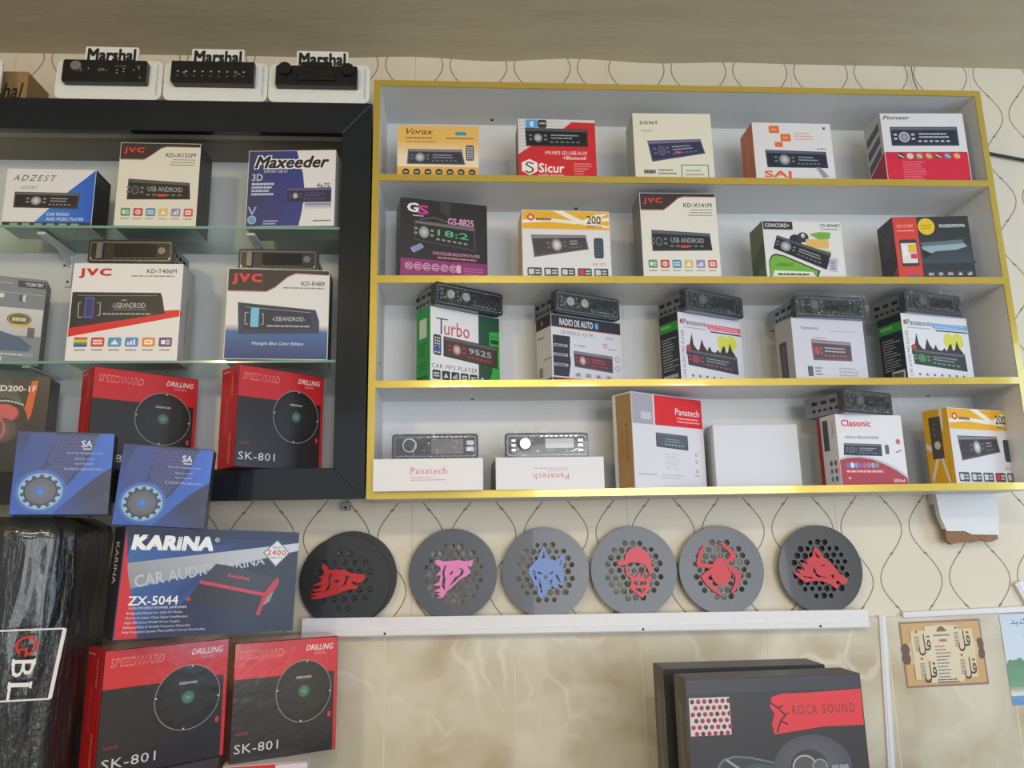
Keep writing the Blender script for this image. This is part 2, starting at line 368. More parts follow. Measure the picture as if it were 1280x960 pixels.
    def remote(s, quad, body=(35, 37, 42), keys=(120, 130, 140)):
        s.part('pictured_remote'); s.sub(*quad); s.rr(0, 0, 100, 100, body, 14)
        for i in range(6):
            for j in range(3): s.rect(16+j*26, 12+i*14, 34+j*26, 20+i*14, keys)
        s.end(); return s.main()
    def done(s):
        base = None
        for name, v, f, c, lab in s.groups:
            if not f: continue
            me = bpy.data.meshes.new(name); me.from_pydata(v, [], f); me.materials.append(s.mat)
            at = me.color_attributes.new('Col', 'FLOAT_COLOR', 'CORNER')
            at.data.foreach_set('color', [x for cc in c for x in (*cc, 1.0)])
            o = link(name, me, base or s.parent)
            if lab: o['label'] = lab
            if base is None: base = o
        return base
def faceprint(root, side, w, d, h, **k):
    nm = k.pop('name', side+'_print')
    if side == 'front': return Print(root, nm, (-w/2, -d/2, h), (w, 0, 0), (0, 0, -h), (0, -1, 0), **k)
    if side == 'left': return Print(root, nm, (-w/2, d/2, h), (0, -d, 0), (0, 0, -h), (-1, 0, 0), **k)
    if side == 'right': return Print(root, nm, (w/2, -d/2, h), (0, d, 0), (0, 0, -h), (1, 0, 0), **k)
    if side == 'top': return Print(root, nm, (-w/2, d/2, h), (w, 0, 0), (0, -d, 0), (0, 0, 1), **k)

def carton(name, label, a, w, d, h, z, yaw=0, cols=None, mat='ink', cat='box', group=None, roll=0, flap=True):
    """a = plan position of the front left corner; returns the thing"""
    ya = R(yaw); cx = a[0]+cos(ya)*w/2-sin(ya)*d/2; cy = a[1]+sin(ya)*w/2+cos(ya)*d/2
    root = thing(name, label, cat, (cx, cy, z), (0, R(roll), ya), group)
    root['wdh'] = [w, d, h]
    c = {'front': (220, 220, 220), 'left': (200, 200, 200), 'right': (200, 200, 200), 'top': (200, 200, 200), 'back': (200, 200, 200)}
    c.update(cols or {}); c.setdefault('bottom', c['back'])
    b = .0012; m = MB(); x, y = w/2, d/2
    bm = bmesh.new(); bmesh.ops.create_cube(bm, size=1)
    for v in bm.verts: v.co = Vector((v.co.x*w, v.co.y*d, (v.co.z+.5)*h))
    bmesh.ops.bevel(bm, geom=list(bm.edges), offset=b, segments=1, affect='EDGES')
    me = bpy.data.meshes.new('carton'); bm.normal_update(); bm.to_mesh(me); bm.free()
    at = me.color_attributes.new('Col', 'FLOAT_COLOR', 'CORNER')
    for p in me.polygons:
        n = p.normal
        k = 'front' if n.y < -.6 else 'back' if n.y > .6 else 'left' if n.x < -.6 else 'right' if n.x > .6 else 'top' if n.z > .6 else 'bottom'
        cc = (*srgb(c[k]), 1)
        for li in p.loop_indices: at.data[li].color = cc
    me.materials.append(M[mat]); link('carton', me, root)
    if flap:   # tuck flap of the lid, a thin raised sheet with its own edge
        f = MB(); f.box(-w/2+.004, w/2-.004, -d/2+.003, d/2-.003, h-.0004, h+.0006)
        fm = f.build('lid_flap', M[mat], root)
        at = fm.data.color_attributes.new('Col', 'FLOAT_COLOR', 'CORNER')
        for i in range(len(at.data)): at.data[i].color = (*[min(1, q*1.08) for q in srgb(c['top'])], 1)
    root['mat'] = mat
    return root
def FP(root, side, **k):
    w, d, h = root['wdh']; k.setdefault('mat', M[root['mat']]); return faceprint(root, side, w, d, h, **k)

# ------------------------------------------------------------------ room
WY = 1.80            # plane of the shop's rear wall
UF, UD = 1.62, .165  # front plane and depth of the shelf units
wall = MB(); wall.box(-3.0, 3.0, WY, WY+.12, 0, 3.0)
wallo = struct(wall.build('wall_back', M['paper']))
grb = MB(); grb.box(-3.0, 3.0, WY-.0064, WY, 0, 1.366); g_ = grb.build('grout_bed', M['grout'], wallo)
tm = None; k = 0
for i in range(-9, 10):
    x0 = .111+i*.2865
    for j in range(3):
        z1 = 1.366-j*.6; z0 = max(0, z1-.5975)
        m = MB(); m.box(0, .2865-.0022, -.004, 0, 0, z1-z0)
        if k == 0 or j == 2:
            o = m.build('tile', M['tile'], wallo, bevel=.0008)
            if j != 2: tm = o.data
        else: o = link('tile', tm, wallo)
        o.location = (x0, WY-.003, z0); k += 1
m = MB(); m.box(-3, 3, -4.2, WY, -.1, 0); struct(m.build('floor', M['floor']))
# ceiling: cloth stretched over, sagging a little and puckered along the wall
m = MB(); nx, ny = 90, 60; rd = random.Random(3)
def cz(x, y):
    e = max(0, 1-(WY-y)/.35)
    return 2.797+.018*sin(x*.9+.5)*.5-.010*e+.012*(1-e)*sin(x*1.7)*sin(y*1.3)+e*.006*sin(x*14+y*9)*max(0, sin(x*2.1+1.2))
vs = [(-3+6*i/nx, WY+.0-(WY+4.2)*(j/ny)**1.7, 0) for j in range(ny+1) for i in range(nx+1)]
vs = [(x, y, cz(x, y)) for x, y, _ in vs]
m.add(vs, [(j*(nx+1)+i, (j+1)*(nx+1)+i, (j+1)*(nx+1)+i+1, j*(nx+1)+i+1) for j in range(ny) for i in range(nx)])
struct(m.build('ceiling', M['ceil'], smooth=True))
sw = plain('painted_side_wall', (205, 198, 182), .7)
for nm, x in (('wall_left', -3.0), ('wall_right', 3.0)):
    m = MB(); m.box(*((x-.1, x) if x < 0 else (x, x+.1)), -4.2, WY, 0, 3.0); struct(m.build(nm, sw))

# ------------------------------------------------------------------ gold edged shelf unit
XL, XR = -.203, 1.262
u = thing('wall_shelf_unit', 'white open wall shelf unit with four rows and gold foil edges', 'shelf', (0, 0, 0))
m = MB(); m.box(XL+.0145, XR-.0145, UF+UD, UF+UD+.006, 1.643, 2.608); bp = m.build('back_panel', M['white'], u)
TH = .0145
for nm, x0 in (('side_panel', XL), ('side_panel', XR-TH)):
    m = MB(); m.box(x0, x0+TH, UF+.0015, UF+UD+.006, 1.643, 2.608); p = m.build(nm, M['white'], u)
    e = MB(); n = 24; 
    e.box(x0-.0003, x0+TH+.0003, UF-.0005, UF+.0015, 1.643, 2.608); e.build('gold_edging', M['gold'], p)
ROWS = dict(top=(2.594, 2.608), a=(2.3562, 2.3717), b=(2.114, 2.1301), c=(1.8787, 1.8935), d=(1.6429, 1.6577))
for k_, (z0, z1) in ROWS.items():
    nm = 'top_board' if k_ == 'top' else 'bottom_board' if k_ == 'd' else 'shelf_board'
    m = MB(); m.box(XL+TH, XR-TH, UF+.0015, UF+UD, z0, z1); p = m.build(nm, M['white'], u)
    e = MB(); e.box(XL+TH, XR-TH, UF-.0008, UF+.0015, z0-.0003, z1+.0003); e.build('gold_edging', M['gold'], p)
m = MB()
for (x, z) in ((XR-TH, 2.42), (XR-TH, 2.395), (XR-TH, 1.80), (XR-TH, 1.765), (XR-TH, 2.20)): m.cyl((x, UF+.085, z), (-1, 0, 0), .0028, .0012, 10)
for (x, z) in ((XL+TH, 2.42), (XL+TH, 2.19), (XL+TH, 1.95)): m.cyl((x, UF+.075, z), (1, 0, 0), .0025, .001, 10)
for (x, z) in ((.075, 2.594), (.83, 2.594), (.02, 1.8787), (1.12, 1.8787), (.95, 2.114), (.33, 2.114), (.62, 2.3562), (.28, 2.3562)): m.cyl((x, UF+.14, z), (0, 0, -1), .004, .0012, 10)
m.build('screw_heads', M['dirt'], u)['kind'] = 'stuff'
SZ = {'a': 2.3717, 'b': 2.1301, 'c': 1.8935, 'd': 1.6577}

# ------------------------------------------------------------------ black framed cabinet
CL, CR, CB, CT = -1.62, -.2065, 1.644, 2.548
c_ = thing('display_cabinet', 'wall cabinet with wide glossy black frame, white inside and glass shelves', 'cabinet', (0, 0, 0))
FW = .0665
def mitre(nm, pts):
    m = MB(); n = len(pts)
    m.add([(x, UF, z) for x, z in pts]+[(x, UF+.018, z) for x, z in pts], [tuple(range(n)), tuple(range(n, 2*n))[::-1]]+[(i, n+i, n+(i+1) % n, (i+1) % n) for i in range(n)])
    return m.build(nm, M['acrylic'], c_, bevel=.0006)
iL, iR, iB, iT = CL+FW, CR-FW, CB+.065, CT-.076
mitre('top_rail', [(CL, CT), (iL, iT), (iR, iT), (CR, CT)])
mitre('bottom_rail', [(CL, CB), (CR, CB), (iR, iB), (iL, iB)])
mitre('stile', [(CR-.0002, CT), (iR, iT), (iR, iB), (CR-.0002, CB)])
mitre('stile', [(CL, CT), (CL, CB), (iL, iB), (iL, iT)])
m = MB(); m.box(CL+.02, CR-.02, UF+UD, UF+UD+.006, CB+.01, CT-.01); m.build('back_panel', M['cabwhite'], c_)
for nm, b in (('side_panel', (iR+.002, CR-.01, CB+.01, CT-.01)), ('side_panel', (CL+.01, iL-.002, CB+.01, CT-.01)), ('top_board', (iL-.002, iR+.002, iT+.010, CT-.01)), ('bottom_board', (iL-.002, iR+.002, CB+.01, iB-.0005))):
    m = MB(); m.box(b[0], b[1], UF+.018, UF+UD, b[2], b[3]); m.build(nm, M['taupe'] if nm == 'top_board' else M['cabwhite'], c_)
m = MB(); m.box(iL, iR, UF+.018, UF+.042, iT+.002, iT+.010); m.build('top_batten', M['taupe2'], c_, bevel=.0008)
GZ = [2.2475, 1.9425]
for gz in GZ:
    m = MB(); m.box(iL+.001, iR-.001, UF+.012, UF+UD-.002, gz-.0055, gz); g = m.build('glass_shelf', M['glass'], c_); g['label'] = 'clear glass shelf with green edge'
    m = MB(); m.box(iL+.001, iR-.001, UF+.0105, UF+.012, gz-.0055, gz); m.build('green_edge', M['glassedge'], g)
    for bx in (-.928, -.475, -1.35):
        if gz < 2:
            m = MB(); m.box(bx-.009, bx+.009, UF+.03, UF+UD-.001, gz-.0092, gz-.0062); m.build('shelf_bracket', M['cabwhite'], c_, bevel=.0004); continue
        m = MB(); m.box(bx-.009, bx+.009, UF+.03, UF+UD-.001, gz-.0125, gz-.0062); m.box(bx-.007, bx+.007, UF+UD-.006, UF+UD-.0005, gz-.09, gz-.0125)
        m.add([(bx-.001, UF+.09, gz-.0125), (bx+.001, UF+.09, gz-.0125), (bx+.001, UF+UD-.006, gz-.045), (bx-.001, UF+UD-.006, gz-.045), (bx-.001, UF+UD-.006, gz-.0125), (bx+.001, UF+UD-.006, gz-.0125)],
              [(0, 1, 2, 3), (0, 3, 4), (1, 5, 2), (0, 4, 5, 1)])
        b = m.build('shelf_bracket', M['cabwhite'], c_, bevel=.0004)
        for sx, sy, sz in ((0, -.006, -.03), (0, -.006, -.078), (-.014, -.0002, -.036)):
            m = MB(); m.cyl((bx+sx, UF+UD+sy, gz+sz), (0, -1, 0), .0027, .0012, 12); m.build('screw', M['dirt'], b)

# ------------------------------------------------------------------ cable duct, strips, posters and odds on the wall
d = thing('cable_duct', 'long white plastic cable duct running under the round speaker grilles', 'duct', (.28, WY-.018, 1.352), (0, R(.50), 0))
L = 1.27
m = MB(); m.box(-L/2, L/2, -.017, -.015, 0, .039); m.box(-L/2, L/2, -.0149, .0134, -.002, .020); m.box(-L/2, L/2, .0135, .0155, 0, .034); m.box(L/2-.002, L/2, -.015, .0135, 0, .038)
m.build('channel', M['duct'], d, bevel=.0006)
m = MB(); m.box(-L/2, L/2+.001, -.0195, -.017, .0005, .0125); m.build('lower_lip', M['duct'], d, bevel=.0006)
m = MB()
for x in (-.455, .115, .52): m.cyl((x, -.0196, .0045), (0, -1, 0), .0026, .0008, 12)
m.build('screw_holes', M['dirt'], d)['kind'] = 'stuff'
def strip(name, label, a, b, wd, th=.012):
    a = Vector((a[0], WY-.006, a[1])); b = Vector((b[0], WY-.006, b[1])); c = (a+b)/2
    t = thing(name, label, 'trim strip', (c.x, c.y-th/2, c.z))
    m = MB(); m.bar(a-t.location, b-t.location, wd, th, up=(0, 1, 0)); m.build('strip', M['duct'], t, bevel=.0015)
    m = MB(); off = Vector((0, -th/2-.0006, 0)); m.bar(a-t.location+off, b-t.location+off, wd*.35, .001, up=(0, 1, 0)); m.build('raised_rib', M['duct'], t)
strip('trim_strip', 'white vertical plastic strip between the tiles and the calligraphy poster', (.961, 1.369), (.938, .95), .017)
strip('trim_strip', 'white horizontal plastic strip along the top edge of the calligraphy poster', (1.010, 1.3685), (1.45, 1.378), .0135)
strip('trim_strip', 'short slanted white plastic strip at the right edge above the landscape poster', (1.300, 1.437), (1.335, 1.36), .022)

p = thing('calligraphy_poster', 'cream and brown poster with black calligraphy taped on the tiles', 'poster', (1.0975, WY-.008, 1.2825), (0, R(-1.0), 0))
m = MB(); m.box(-.0975, .0975, -.0004, .0004, -.072, .072); m.build('sheet', M['foam'], p)
F = Print(p, 'poster_print', (-.0975, -.0005, .072), (.195, 0, 0), (0, 0, -.144), (0, -1, 0))
F.rect(0, 0, 100, 100, (146, 120, 112)); F.rect(2, 3, 98, 97, (206, 166, 110))
for i in range(40):
    a = 2*pi*i/40; r_ = random.uniform(.86, 1); F.ell(50+36*cos(a)*r_, 50+34*sin(a)*r_, random.uniform(8, 12), random.uniform(9, 14), (214, 190, 146))
F.rect(12, 14, 88, 88, (220, 205, 172)); F.rect(30, 8, 70, 94, (222, 210, 182))
for v in (42, 56): F.ell(4, v, 5, 9, (110, 78, 74)); F.ell(96, v-4, 4, 9, (110, 78, 74))
F.part('calligraphy')
BK = (62, 54, 46)
for (u0, v0) in ((17, 16), (66, 12), (20, 57), (69, 54)):
    F.text('\uFEDE\uFED7', u0+3, v0+6, u0+18, v0+36, BK, .01); F.ell(u0+2, v0, 1.2, 1.8, BK); F.line([(u0+11, v0+3), (u0+10, v0+8)], 1, BK)
    F.lines(u0-1, v0+6, u0+5, v0+30, 8, (140, 126, 104), .1, .5)
F.poly([(44, 17), (46, 11), (50, 8), (54, 11), (57, 17)], (120, 104, 80)); F.lines(40, 20, 62, 25, 1, (110, 100, 86)); F.lines(46, 28, 56, 33, 1, (190, 70, 60), .1, .7)
F.lines(40, 37, 62, 88, 10, (118, 110, 120), .5, .35); F.lines(38, 88, 64, 95, 2, (90, 80, 74), .1, .5)
F.done()
p = thing('landscape_poster', 'pale blue landscape poster with trees and black script, cut by right frame edge', 'poster', (1.375, WY-.008, 1.2665), (0, R(-.8), 0))
m = MB(); m.box(-.131, .131, -.0004, .0004, -.100, .099); m.build('sheet', M['foam'], p)
F = Print(p, 'poster_print', (-.131, -.0005, .099), (.262, 0, 0), (0, 0, -.199), (0, -1, 0))
F.rect(0, 0, 100, 55, (196, 214, 232), (214, 224, 234)); F.rect(0, 55, 100, 86, (104, 150, 122), (120, 168, 136)); F.rect(0, 80, 100, 86, (150, 160, 120), (205, 205, 200)); F.rect(0, 86, 100, 90, (222, 222, 224)); F.rect(0, 90, 100, 100, (110, 160, 205), (96, 150, 200))
for i in range(22): F.ell(4+i*4.3, 58-random.random()*7, 3.4, 5, (98+random.randint(0, 20), 146, 118))
F.part('script_text'); F.text('\uFEAA\uFBFF\uFEE8\uFB90', 9, 4, 25, 13, (60, 66, 76), .0); F.text('\u0627\u0631', 20, 22, 26, 29, (60, 66, 76), .0)
F.done()
# broken board hanging below the shelf unit
bo = thing('broken_board', 'broken piece of white chipboard hanging under the right end of the shelves', 'board', (1.185, WY-.03, 1.60))
out = [(-.076, .0425), (.070, .0425), (.072, .01), (.065, -.054), (.0, -.052), (-.018, -.044), (-.060, -.043), (-.072, -.01)]
vs, fs = plate([out], .016); m = MB(); m.add([(x, -z, y) for x, y, z in vs], fs); m.build('board', M['white'], bo)
low = [(-.062, -.038), (-.018, -.039), (.0, -.047), (.065, -.049), (.064, -.064), (.045, -.070), (.02, -.064), (.0, -.071), (-.025, -.068), (-.05, -.074), (-.060, -.066)]
vs, fs = plate([low], .013); m = MB(); m.add([(x, -z+.003, y) for x, y, z in vs], fs); m.build('torn_edge', M['chip'], bo)['label'] = 'rough brown torn chipboard edge'
m = MB(); m.box(-.074, .06, .009, .0285, .02, .0425); m.build('batten', M['white'], bo)
m = MB(); m.tube([(1.264, 1.70, 2.553), (1.31, 1.775, 2.546), (1.40, 1.79, 2.535), (1.50, 1.79, 2.516), (1.75, 1.79, 2.47)], .0042, 8)
o = m.build('black_cable', M['cable'], smooth=True); o['label'] = 'thick black cable leaving the right side of the shelf unit'; o['category'] = 'cable'
m = MB(); m.tube([(.925, 1.74, 2.613), (.935, 1.73, 2.632), (.948, 1.73, 2.628), (.957, 1.74, 2.614), (.975, 1.73, 2.625), (1.0, 1.72, 2.64), (1.02, 1.73, 2.628), (1.045, 1.74, 2.615)], .0016, 6)
o = m.build('thin_wire', M['cable'], smooth=True); o['label'] = 'thin dark wire curled on top of the gold edged unit'; o['category'] = 'wire'
m = MB(); m.tube([(1.212, 1.79, 2.79), (1.213, 1.79, 2.75), (1.222, 1.785, 2.70), (1.226, 1.77, 2.62)], .0012, 6)
o = m.build('thin_wire', M['cable'], smooth=True); o['label'] = 'thin wire dropping from the ceiling to the unit\'s upper right corner'; o['category'] = 'wire'
h_ = thing('hanging_hook', 'small metal bracket sticking out below the black cabinet', 'hook', (-.268, WY-.02, 1.632))
m = MB(); m.box(-.009, .009, -.004, .02, -.004, .014); m.build('plate', M['silver'], h_, bevel=.001)
m = MB(); m.cyl((0, -.0042, .002), (0, -1, 0), .003, .002, 12); m.build('screw', M['dirt'], h_)
# counter below the picture
ct = thing('sales_counter', 'wooden sales counter carrying the stacked boxes below the photo', 'counter', (0, 1.42, 0))
m = MB(); m.box(-1.6, 1.7, -.36, .30, .96, 1.0); m.build('countertop', M['counter'], ct, bevel=.003)
m = MB(); m.box(-1.56, 1.66, -.32, .27, 0, .96); m.build('cabinet_body', M['counter'], ct)

# ------------------------------------------------------------------ boxes on the gold shelves
W_ = (226, 226, 230); G_ROW = 'boxed car stereos on the gold edged shelves'
def gbox(label, a, w, d, h, row, yaw=0, **k): return carton('stereo_box', label, a, w, d, h, SZ[row] if isinstance(row, str) else row, yaw, group=G_ROW, **k)

b = gbox('yellow and cream stereo box at left end of top gold shelf', (-.149, 1.632), .187, .075, .129, 'a', .5, cols=dict(front=(228, 184, 104), right=(60, 56, 52), top=(220, 180, 100), left=(220, 178, 98)))
F = FP(b, 'front', base=(230, 186, 100))
F.rect(0, 30, 100, 60, (230, 186, 100), (236, 222, 196)); F.rect(0, 60, 100, 80, (236, 222, 196)); F.rect(0, 80, 100, 100, (228, 178, 84))
F.part('logo').text('Vorax', 11, 6, 44, 17, (70, 52, 36), .01, .4); F.main()
F.rr(71, 11, 85, 18, (60, 150, 190), 2); F.lines(10, 21, 44, 27, 1, (150, 110, 60), .1); F.lines(60, 21, 96, 27, 1, (150, 110, 60), .1); F.lines(10, 29, 48, 34, 1, (170, 130, 80), .1)
F.radio(((13, 46), (79, 46), (83, 75), (12, 75)), body=(84, 88, 104), scr=(52, 54, 68), knob=.22, knobc=(215, 215, 222))
F.remote(((84, 37), (94, 37), (94, 67), (84, 67)), (70, 72, 84), (205, 205, 212))
F.part('icon_row')
for i in range(7): F.ell(10.5+i*13.5, 90, 4.4, 6.4, (58, 52, 56)); F.lines(8+i*13.5, 87, 13+i*13.5, 93, 1, (200, 195, 190), .1)
F.done()

b = gbox('red and white stereo box with a white hexagon emblem, top gold shelf', (.130, 1.632), .182, .075, .150, 'a', .5, cols=dict(front=(205, 40, 44), left=(120, 60, 66), top=(200, 200, 204)))
F = FP(b, 'front', base=(214, 214, 218))
for i in range(9): F.rect(0, 4+i*6, 60, 6+i*6, (196, 196, 202))
F.poly([(0, 60), (15, 47), (57, 17), (70, 4), (100, 5), (100, 100), (0, 100)], (206, 38, 44))
F.rr(10, 1, 26, 15, (86, 165, 225), 2); F.poly([(16, 4), (20, 4), (20, 13), (16, 13)], (220, 235, 245)); F.rr(26, 1, 37, 15, (50, 50, 54), 2); F.lines(28, 4, 36, 10, 1, (200, 200, 200), .1)
F.radio(((9, 15), (90, 16), (90, 46), (10, 46)), knob=.2, kr=7)
F.part('lettering').text('FM.MP3 SD.USB.AUX', 34, 54, 89, 60, (238, 220, 224), .01, .3); F.text('+Bluetooth', 57, 62, 87, 68, (240, 226, 228), .02, .3)
F.lines(71, 73, 94, 98, 6, (232, 150, 155), .5, .4)
F.part('logo').poly([(14, 68), (24, 74), (24, 88), (14, 95), (4, 88), (4, 74)], (240, 236, 238)); F.line([(19, 76), (13, 73), (9, 77), (18, 84), (18, 88), (13, 91), (8, 88)], 2.2, (90, 40, 46))
F.text('Sicur', 26, 75, 58, 90, (245, 240, 242), .03); F.text('audio system', 25, 92, 57, 97, (240, 220, 222), .01)
F.done()

b = gbox('plain cream stereo box with a green framed sticker, middle of top gold shelf', (.402, 1.630), .187, .08, .168, 'a', -.6, cols=dict(front=(224, 222, 206), left=(170, 168, 160), top=(222, 220, 206)))
F = FP(b, 'front', base=(226, 224, 208))
F.part('logo').text('SONY', 9, 12, 32, 17, (60, 58, 62), .035, 0, sp=1.25)

F.main().lines(10, 25, 25, 29, 1, (170, 168, 164), .1)
F.radio(((17, 42), (85, 39), (90, 61), (22, 74)), body=(74, 72, 112), scr=(52, 50, 84), knob=.22, acc=(110, 108, 150), knobc=(96, 94, 130), kr=7); F.rect(52, 58, 59, 61, (205, 90, 120))
F.lines(11, 86, 26, 92, 1, (60, 60, 64), .1, .9); F.lines(29, 84, 53, 94, 2, (120, 120, 120), .5)
F.part('sticker').rect(58, 78, 93, 101, (70, 150, 120)); F.rect(59.3, 79.5, 91.7, 100, (226, 226, 212)); F.lines(63, 84, 88, 96, 2, (170, 172, 160), .6)
F.done()

b = gbox('white stereo box with small orange squares and orange side, top gold shelf', (.690, 1.632), .193, .075, .150, 'a', .5, cols=dict(front=W_, left=(206, 110, 66), top=(214, 214, 218)))
F = FP(b, 'front', base=(222, 222, 226))
for q in ((21, 5, 34, 18), (35, 19, 48, 32), (27, 33, 37, 42)): F.rr(*q, (226, 112, 52), 1); F.lines(q[0]+3, q[1]+4, q[2]-3, q[3]-4, 1, (240, 190, 160), .1)
F.lines(52, 15, 78, 30, 3, (228, 150, 140), .3, .35); F.rect(90, 6, 93, 10, (70, 70, 76)); F.lines(80, 42, 92, 46, 1, (120, 120, 126), .1)
F.radio(((14, 47), (91, 49), (92, 77), (15, 77)), body=(44, 54, 78), scr=(30, 38, 60), knob=.30)
F.poly([(76, 76), (82, 76), (92, 92), (84, 94)], (150, 152, 160)); F.part('logo').text('SAJ', 11, 83, 44, 97, (226, 96, 40), .03); F.done()
F = FP(b, 'left', base=(208, 112, 66)); F.vtext('STEREO', 40, 30, 60, 80, (226, 150, 110)); F.done()

b = gbox('white over red stereo box at right end of top gold shelf', (1.008, 1.630), .204, .08, .178, 'a', -1.7, cols=dict(front=W_, left=(186, 188, 194), top=(220, 220, 224)))
F = FP(b, 'front', base=(224, 224, 230)); F.rect(.7, 57, 99.3, 99.5, (212, 34, 66))
F.part('logo').text('Pioneer', 3, 3.5, 36, 9, (50, 46, 56), .02, .3)
F.radio(((10, 20), (91, 20), (91, 48), (10, 48)), body=(56, 64, 84), scr=(40, 48, 68), knob=.2, acc=(200, 205, 215), knobc=(170, 175, 185), disp=(200, 210, 220), kr=8)
F.part('icon_row')
for i in range(7): F.ell(19+i*11.2, 63, 4, 4.6, [(70, 60, 66), (200, 200, 205), (150, 160, 120), (190, 150, 70), (120, 70, 80), (80, 130, 190), (230, 150, 70)][i]); F.line([(16+i*11.2, 61), (22+i*11.2, 65)], 1.6, (225, 215, 215))
F.main().lines(20, 70, 47, 98, 8, (232, 110, 130), .3, .5); F.done()
F = FP(b, 'left', base=(190, 192, 198)); F.poly([(0, 78), (100, 57), (100, 100), (0, 100)], (176, 30, 56))
for i in range(3): F.poly([(10, 20+i*20), (85, 10+i*18), (85, 22+i*18), (10, 32+i*20)], (74, 78, 92))
F.done()

b = gbox('black stereo box with purple bottom band, left end of second gold shelf', (-.140, 1.628), .201, .07, .190, 'b', 12.5, cols=dict(front=(36, 33, 38), left=(70, 68, 70), top=(50, 48, 52)), mat='gloss')
F = FP(b, 'front', base=(36, 33, 38)); F.rect(.7, 76, 99.3, 99.5, (140, 44, 112)); F.poly([(44, 1), (58, 1), (56, 20), (46, 14)], (58, 56, 60)); F.line([(22, 26), (38, 22), (60, 28), (80, 26)], 1, (110, 110, 112))
F.part('logo').text('G', 8, 6, 20, 17, (235, 235, 238), .05); F.text('S', 20, 8, 31, 19, (190, 60, 140), .05); F.lines(14, 20, 26, 23, 1, (200, 200, 205), .1)
F.text('GS-8825', 54, 21, 84, 30, (214, 160, 200), .03, 0, out=(120, 60, 110)); 
F.radio(((16, 27), (86, 30), (86, 61), (15, 53)), body=(62, 62, 66), scr=(34, 33, 38), knob=.16, acc=(150, 150, 155), disp=(90, 190, 120), text='18:2', kr=8)
F.remote(((11, 63), (23, 56), (27, 61), (15, 69)), (150, 160, 200), (90, 110, 190))
F.part('lettering').text('DVD/CD/USB RADIO/MP3 PLAYER', 37, 65, 91, 69, (216, 150, 190), .015); F.lines(42, 70.5, 88, 74, 1, (200, 120, 130), .1, .6)
F.part('icon_row')
for i in range(6): F.ring(10+i*10, 85, 4.4, 4.8, .8, (220, 170, 205), 16); F.lines(7+i*10, 82, 13+i*10, 88, 2, (226, 190, 215), .2)
F.rr(64, 80, 69, 90, (220, 180, 210), 1); F.lines(72, 82, 96, 92, 3, (190, 110, 165), .3); F.done()

def box200(F, num='200'):
    F.rect(.7, .7, 99.3, 28, (232, 176, 40)); Wh = (238, 234, 226)
    F.poly([(0, 15), (30, 12), (60, 15), (100, 9), (100, 14), (60, 20), (30, 17), (0, 20)], Wh); F.poly([(34, 0), (46, 0), (72, 16), (100, 22), (100, 25), (66, 20)], Wh); F.poly([(100, 3), (84, 5), (70, 14), (80, 14)], Wh)
    F.part('logo').ell(10, 11, 4.2, 5, (210, 66, 48)); F.ell(10, 11, 2.2, 2.6, (240, 220, 210)); F.lines(16, 11, 34, 16, 1, (90, 80, 60), .1, .7)
    F.text(num, 74, 7, 90, 19, (72, 60, 40), .02); F.text('WATTS', 74, 21, 90, 25, (110, 90, 50), .01)
    F.radio(((10, 37), (72, 36), (75, 57), (13, 70)), body=(92, 90, 94), scr=(66, 62, 68), knob=.44, acc=(120, 112, 118), knobc=(232, 230, 234), kr=10)
    F.remote(((81, 40), (92, 40), (92, 70), (81, 70)), (56, 60, 72), (70, 100, 120)); F.text('KR-207', 79, 77, 94, 81, (216, 120, 140), .01)
    F.part('icon_row')
    for i in range(5):
        u0 = 5+i*18.8; F.rr(u0, 85, u0+16, 97, (66, 68, 76), 1.5); F.rr(u0+1.5, 87, u0+7.5, 95, (206, 206, 212) if i != 3 else (206, 60, 60), 1); F.lines(u0+9, 87, u0+15, 95, 2, (206, 206, 212), .2, .6)
b = gbox('white stereo box with yellow top band beside the black and purple box', (.134, 1.630), .203, .075, .163, 'b', 2.6, cols=dict(front=W_, left=(226, 190, 110), top=(230, 180, 60)))
F = FP(b, 'front', base=(222, 222, 228)); box200(F); F.done()

def jvc(F, model, shape=1, cream=(226, 224, 212), rad=(44, 50, 62)):
    F.poly([(.6, .5), (99.4, .5), (99.4, 4), (57, 4), (50, 6), (38, 15), (30, 20), (.6, 20)], (52, 46, 46))
    F.line([(99, 4.3), (57, 4.6), (50, 6.6), (38, 15.6), (30, 20.6), (1, 20.6)], .7, (190, 60, 60))
    F.part('logo').text('JVC', 5, 6, 29, 13.5, (216, 52, 52), .055, sp=1.22)
    F.part('model_name').text(model, 57, 12, 94, 17, (66, 62, 66), .02); F.lines(60, 18.5, 94, 28, 3, (120, 116, 114), .2, .3, right=True)
    F.radio(((13, 44), (89, 48), (91, 68), (13, 69)), body=rad, scr=(30, 31, 36), knob=.12, acc=(120, 120, 128), knobc=(60, 60, 68), text='USB ANDROID', kr=6); F.rect(50, 62, 60, 65, (206, 60, 66))
    F.part('icon_row')
    for i, c in enumerate(((90, 150, 120), (196, 66, 64), (60, 140, 190), (222, 186, 120), (140, 140, 190), (200, 90, 100))):
        F.icon(7+i*15.4, 79, 18.5+i*15.4, 88.5, c, (232, 232, 228), i); F.lines(7+i*15.4, 90, 18+i*15.4, 93, 1, (150, 146, 140), .1)
b = gbox('tall cream stereo box with dark wavy corner and red letters, centre of second gold shelf', (.408, 1.630), .179, .08, .207, 'b', .1, cols=dict(front=(226, 224, 214), left=(120, 118, 120), top=(52, 48, 50)))
F = FP(b, 'front', base=(226, 224, 216)); jvc(F, 'KD-X141M'); F.done()

